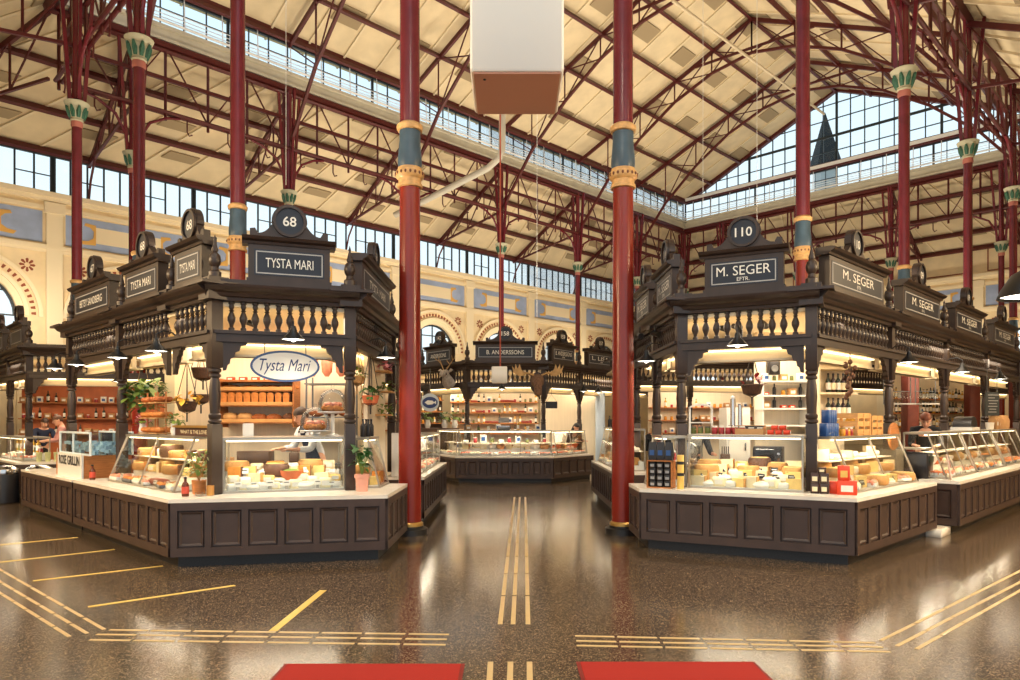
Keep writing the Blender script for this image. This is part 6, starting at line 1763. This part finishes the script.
def person(label, loc, yaw, shirt, trousers, hair, hair_style='short', apron=None, lean=.0, reach=.5, down=.25, floor=.15, h=1.74, female=False, turn=0.0):
    """stands at loc facing local -Y; lean bends the trunk forward, reach puts the hands forward, down lowers the gaze"""
    t = thing('person', label, 'person', (loc[0], loc[1], floor), yaw, local=True, group=None)
    k = h/1.74; sw = .18 if female else .2
    hip = V((0, .0, .93*k)); bend = Matrix.Rotation(lean, 3, 'X')
    T = lambda x, y, z: hip + bend @ V((x, y, z))*k
    neck = T(0, .01, .52); head_c = neck + (Matrix.Rotation(lean*.6+down, 3, 'X') @ V((0, -.035, .155)))*k
    HM = Matrix.Rotation(turn, 3, 'Z') @ Matrix.Rotation(lean*.3+down, 3, 'X')
    # body: one skinned surface (trunk, neck, head base, arms with hands and fingers, legs with feet)
    s = Sk(); root_ = s.a(hip, (.14*k, .105*k))
    ch = s.chain(root_, [T(0, 0, .16), T(0, .0, .32), T(0, .0, .44)], [(.125*k, .095*k), (.15*k, .11*k), (.125*k, .09*k)])
    nk = s.chain(ch, [T(0, .01, .5), T(0, -.005, .57)], [.06*k, .055*k])
    s.chain(nk, [head_c + HM @ V((0, 0, -.04)), head_c + HM @ V((0, .0, .03)), head_c + HM @ V((0, .005, .085))], [.075*k, .09*k, .06*k])
    hands = []
    for sd in (-1, 1):
        sh = T(sd*sw, 0, .44); el = sh + V((sd*.05, -.06-.1*reach, -.27))*k; wr = el + V((-sd*.06, -.2-.05*reach, -.06+.1*reach))*k
        a = s.chain(ch, [sh, sh.lerp(el, .5), el, el.lerp(wr, .5), wr], [.062*k, .05*k, .042*k, .038*k, .028*k])
        d = (wr-el).normalized(); side = V((sd, 0, 0)); pl = wr + d*.05*k
        pm = s.chain(a, [pl, pl+d*.035*k], [(.04*k, .02*k), (.04*k, .018*k)])
        for f in range(4):
            b = pl + d*.045*k + side*(f-1.5)*.02*k
            ln = (.065, .075, .07, .055)[f]
            s.chain(pm, [b+d*.015*k, b+d*ln*.6*k-V((0, 0, .008)), b+d*ln*k-V((0, 0, .025))], [.0095*k, .009*k, .008*k])
        b = wr + d*.03*k - side*.035*k
        s.chain(a, [b, b+d*.03*k-side*.02*k, b+d*.055*k-side*.022*k-V((0, 0, .01))], [.012*k, .011*k, .009*k])
    for sd in (-1, 1):
        hp = hip + V((sd*.095, 0, -.05))*k; kn = V((sd*.11, -.02, .5))*k; an = V((sd*.11, .03, .09))*k
        s.chain(root_, [hp, hp.lerp(kn, .5), kn, kn.lerp(an, .4), an, V((sd*.115, -.06, .04))*k, V((sd*.12, -.15, .03))*k], [.09*k, .075*k, .058*k, .056*k, .04*k, .04*k, .03*k])
    body = skinned('body', s.v, s.e, s.r, skin, t)
    # head
    hd = []
    for z, rx, ry, y in ((-.115, .035, .04, -.035), (-.095, .055, .06, -.03), (-.06, .066, .08, -.015), (-.01, .075, .094, 0), (.04, .078, .1, .005), (.085, .068, .086, .008), (.115, .04, .05, .01), (.125, .012, .015, .01)):
        hd.append((head_c + HM @ V((0, y, z))*k, rx*k, ry*k, HM @ V((0, 0, 1))))
    loft('head', hd, skin, t)
    f = MB(); f.path([head_c + HM @ V(p)*k for p in ((0, -.088, .03), (0, -.104, 0), (0, -.118, -.02), (0, -.1, -.035))], [.008, .011, .014, .01], 8)
    for sd in (-1, 1): f.ell(head_c + HM @ V((sd*.08, .01, -.005))*k, (.012, .022, .032), 8, 6)
    f.part('nose_and_ears', skin, t)
    e = MB()
    for sd in (-1, 1): e.ell(head_c + HM @ V((sd*.03, -.09, .015))*k, (.011, .008, .007), 8, 5); 
    for sd in (-1, 1): e.path([head_c + HM @ V(p)*k for p in ((sd*.015, -.094, .037), (sd*.03, -.096, .042), (sd*.047, -.086, .036))], .004, 5)
    e.part('eyes_and_brows', eye_w, t)
    m = MB(); m.path([head_c + HM @ V(p)*k for p in ((-.024, -.088, -.062), (0, -.098, -.06), (.024, -.088, -.062))], .006, 6); m.part('mouth', lip, t)
    hm = mat('hair_'+hair[0], hair[1], .55, var=.3, scale=30)
    hs = []
    g = 1.13
    for z, rx, ry, y in ((-.045, .05, .055, .05), (-.02, .07, .075, .035), (.03, .08, .092, .02), (.055, .083, .106, .008), (.09, .074, .095, .006), (.122, .048, .06, .008), (.137, .014, .018, .01)):
        hs.append((head_c + HM @ V((0, y, z))*k, rx*k*1.05, ry*k*1.04, HM @ V((0, 0, 1))))
    ho = loft('hair', hs, hm, t)
    if hair_style == 'long':
        q = MB(); 
        q.rings([[head_c + HM @ (V((0, .05, z)) + V((rx*math.cos(2*PI*i/14), ry*math.sin(2*PI*i/14), 0)))*k for i in range(14)] for z, rx, ry in ((.08, .06, .05), (.0, .095, .07), (-.12, .1, .07), (-.25, .1, .06), (-.34, .06, .04))])
        q.part('long_hair', hm, t)
    # clothes
    sm = mat('cloth_'+shirt[0], shirt[1], .85, var=.08, scale=12)
    c = Sk(); r0 = c.a(T(0, 0, -.06), (.165*k, .125*k))
    cc = c.chain(r0, [T(0, 0, .16), T(0, 0, .32), T(0, 0, .45)], [(.145*k, .115*k), (.168*k, .128*k), (.135*k, .1*k)])
    c.chain(cc, [T(0, .01, .51)], [.068*k])
    for sd in (-1, 1):
        sh = T(sd*sw, 0, .44); el = sh + V((sd*.05, -.06-.1*reach, -.27))*k; wr = el + V((-sd*.06, -.2-.05*reach, -.06+.1*reach))*k
        c.chain(cc, [sh, sh.lerp(el, .5), el, el.lerp(wr, .75)], [.078*k, .064*k, .056*k, .046*k])
    skinned('shirt', c.v, c.e, c.r, sm, t)
    tm = mat('cloth_'+trousers[0], trousers[1], .85)
    c = Sk(); r0 = c.a(hip+V((0, 0, .04)), (.155*k, .12*k)); r1 = c.chain(r0, [hip+V((0, 0, -.04))], [(.15*k, .12*k)])
    for sd in (-1, 1):
        hp = hip + V((sd*.095, 0, -.06))*k; kn = V((sd*.11, -.02, .5))*k; an = V((sd*.11, .03, .12))*k
        c.chain(r1, [hp, hp.lerp(kn, .5), kn, an], [.105*k, .09*k, .075*k, .062*k])
    skinned('trousers', c.v, c.e, c.r, tm, t)
    sho = MB()
    for sd in (-1, 1): sho.path([(sd*.11, .07, .05), (sd*.11, .0, .05), (sd*.12, -.12, .035), (sd*.12, -.2, .03)], [.035, .055, .048, .03], 10)
    sho.part('shoes', black_pack, t)
    if apron:
        am = mat('cloth_'+apron[0], apron[1], .85)
        q = MB(); n = 9; rows = []
        for z, w_, y in ((.44, .1, -.135), (.3, .13, -.15), (.12, .16, -.14), (-.05, .19, -.145), (-.25, .2, -.16), (-.45, .2, -.165)):
            row = []
            for i in range(n):
                a = -1+2*i/(n-1); P = T(a*w_, y+.07*a*a, z) if z > -.06 else hip + V((a*w_, y+.07*a*a, z))*k
                row.append(P)
            rows.append(row)
        vs = [p for r_ in rows for p in r_]; fs = [(j*n+i, j*n+i+1, (j+1)*n+i+1, (j+1)*n+i) for j in range(5) for i in range(n-1)]
        q.add(vs, fs); q.add([p+V((0, .008, 0)) for p in vs], [tuple(reversed(f_)) for f_ in fs])
        for sd in (-1, 1): q.path([T(sd*.09, -.12, .44), T(sd*.08, -.06, .52), T(sd*.06, .04, .53)], .012, 5)
        q.part('apron', am, t)
    return t
BLK = ('black', lin(26, 26, 30)); NAVY = ('navy', lin(34, 42, 66)); WHT = ('white', lin(226, 232, 240)); GRY = ('grey', lin(70, 72, 78)); PNK = ('rose', lin(196, 140, 132))
H_DK = ('dark_brown', lin(54, 34, 24)); H_RD = ('auburn', lin(112, 56, 34)); H_BK = ('black', lin(20, 18, 20)); H_BR = ('brown', lin(92, 60, 38))
def pat(px, Y): return (unpix(px, Y), Y)
person('dark haired person in pale shirt and navy apron behind the left stall case', pat(318, 10.35), -.75, WHT, BLK, H_DK, apron=NAVY, lean=.35, reach=.6, down=.3, floor=.22)
person('person with auburn hair in black bending over the counter in the right stall', pat(925, 12.6), -.5, BLK, BLK, H_RD, lean=.38, reach=.6, down=.5, floor=.2, female=True)
person('dark haired person in dark clothes seen through the white arched cabinet', pat(695, 13.2), .2, GRY, BLK, H_DK, lean=.05, reach=.5, down=.2, floor=0)
person('person with black hair seen from behind left of the right stall post', pat(657, 14.5), PI-.4, BLK, BLK, H_BK, lean=.05, floor=0, h=1.74)
person('person with long black hair leaning over the middle stall case', pat(569, 21.9), .7, BLK, BLK, H_BK, 'long', lean=.42, reach=.7, down=.4, floor=.05, female=True, h=1.66)
person('dark haired person in a dark navy top in the far left stall', pat(42, 18.6), .9, NAVY, BLK, H_DK, lean=.2, reach=.5, down=.4, floor=.08)
person('brown haired person in a rose top behind the canopy post at far left', pat(64, 17.4), -.9, PNK, BLK, H_BR, lean=.1, reach=.5, down=.3, floor=.12, female=True)
# ------------------------------------------------------------------ light and camera
w = bpy.data.worlds.new('World'); bpy.context.scene.world = w; w.use_nodes = True
wn = w.node_tree; bg = wn.nodes['Background']
tc = wn.nodes.new('ShaderNodeTexCoord'); sx = wn.nodes.new('ShaderNodeSeparateXYZ'); rp = wn.nodes.new('ShaderNodeValToRGB')
wn.links.new(tc.outputs['Generated'], sx.inputs[0]); wn.links.new(sx.outputs['Z'], rp.inputs[0]); wn.links.new(rp.outputs[0], bg.inputs[0])
rp.color_ramp.elements[0].position = 0; rp.color_ramp.elements[0].color = (.82, .86, .88, 1)
rp.color_ramp.elements[1].position = .6; rp.color_ramp.elements[1].color = (.56, .74, .86, 1)
bg.inputs[1].default_value = WORLD
def area(name, loc, size, power, col=(1, .78, .52), rot=(0, 0, 0), sy=None, spread=None):
    l = bpy.data.lights.new(name, 'AREA'); l.energy = power; l.color = col; l.size = size
    if sy: l.shape = 'RECTANGLE'; l.size_y = sy
    if spread: l.spread = spread
    o = bpy.data.objects.new(name, l); C.objects.link(o); o.location = loc; o.rotation_euler = rot
    return o
def point(name, loc, power, col=(1, .78, .52), r=.06):
    l = bpy.data.lights.new(name, 'POINT'); l.energy = power; l.color = col; l.shadow_soft_size = r
    o = bpy.data.objects.new(name, l); C.objects.link(o); o.location = loc
    return o
WARM = (1, .82, .60)
# lamps under the stall ceilings
for nm, x, y, s, p in (('left_front', -3.3, 10.3, 2.2, 1.0), ('left_front_side', -5.6, 11.8, 1.6, .7), ('right_front', 3.6, 10.6, 2.0, 1.0), ('right_side', 7.2, 13.6, 2.2, 1.0),
                    ('right_far', 10.4, 16.4, 2.2, .9), ('middle', -.1, 21.6, 2.2, 1.5), ('middle_right', 2.6, 23.4, 1.6, .8), ('middle_left', -2.4, 23.2, 1.4, .7),
                    ('far_left', -11, 17.6, 2.4, 1.0), ('back_right', 6, 20.9, 2.6, 1.1), ('back_left', -6, 20.1, 2.6, 1.1), ('back_far_right', 13, 24.2, 3, 1.2)):
    area('stall_lamp_'+nm, (x, y, 3.04), s, 120*p*STALL, WARM)
# uplights standing on the stall roofs, washing the timber ceiling
for x, y, p in ((-4.2, 10.6, 1), (5.5, 12.2, 1), (9.5, 16.5, 1), (0, 22, 1.2), (-8.5, 19.8, 1), (7, 21, 1.2), (-12, 18.5, 1), (14, 25, 1.2), (2.5, 26.5, 1), (-3, 25, 1), (8, 34, 2.4), (18, 34, 2.4), (-6, 33, 1.6), (2, 38, 2), (24, 30, 1.6), (12, 42, 2)):
    area('roof_uplight', (x, y, 3.75), 1.2, 420*p*UP, (1, .85, .64), rot=(PI, 0, 0), spread=2.6)

sc = bpy.context.scene
cam = bpy.data.cameras.new('camera'); co = bpy.data.objects.new('camera', cam); C.objects.link(co)
co.location = (0, 0, 1.7); co.rotation_euler = (PI/2, 0, 0)
cam.sensor_width = 36; cam.lens = 705/1020*36; cam.shift_y = (420.5-340)/1020; cam.clip_start = .05; cam.clip_end = 400
sc.camera = co
sc.view_settings.view_transform = 'Standard'; sc.view_settings.look = 'None'; sc.view_settings.exposure = EXPO; sc.view_settings.gamma = 1
sc.view_settings.use_curve_mapping = False
sc.cycles.max_bounces = 8; sc.cycles.transparent_max_bounces = 24; sc.cycles.glossy_bounces = 4
sc.cycles.use_denoising = True; sc.cycles.sample_clamp_indirect = 6; sc.cycles.caustics_reflective = False; sc.cycles.caustics_refractive = False
# added unseen area lights brightening the hall from above and behind the entrance
for x, y in ((-5, 1), (5, 1), (0, -3), (-9, 5), (9, 5), (0, 5)):
    area('hall_fill_light', (x, y, 9.5), .8, 260*HALL, (1, .86, .68))
for x, y in ((-15, 9), (-11, 4.5), (15, 10), (11, 4.5)):  # added unseen warm lights raking along the stall sides
    area('side_fill_light', (x, y, 5.5), .7, 330*SIDE, (1, .74, .44), rot=(0, .9*(1 if x < 0 else -1)*-1, 0))
# added unseen lights that brighten the outer walls
for u in (6, 13, 20, 27, 34, 41):
    area('wall_fill_light', uv(u, 31.2, 5.5), 1.0, 330*WASH, (1, .84, .62), rot=(PI/2+.55, 0, PI/4))
for v in (5, 12, 19, 26):
    area('wall_fill_light', uv(50.8, v, 5.5), 1.0, 330*WASH, (1, .84, .62), rot=(PI/2+.55, 0, -PI/4))
for p, Fq, Lq, k in LAMPS:
    o = area('case_light', p, Lq*.9, 9*k*Lq*CASE, (1, .85, .66), sy=.08)
    o.rotation_euler = (0, 0, math.atan2(Fq.ax.y, Fq.ax.x))
for i, p in enumerate(SPOTS):
    o = bpy.data.lights.new('canopy_lamp_light', 'SPOT'); o.energy = 28*SPOTP; o.color = (1, .84, .62); o.spot_size = 2.3; o.spot_blend = .6; o.shadow_soft_size = .12
    q = bpy.data.objects.new('canopy_lamp_light', o); C.objects.link(q); q.location = p + V((0, 0, -.03))
area('pendant_lamp_light', (5.95, 8.0, 3.08), .5, 60, (1, .85, .65))
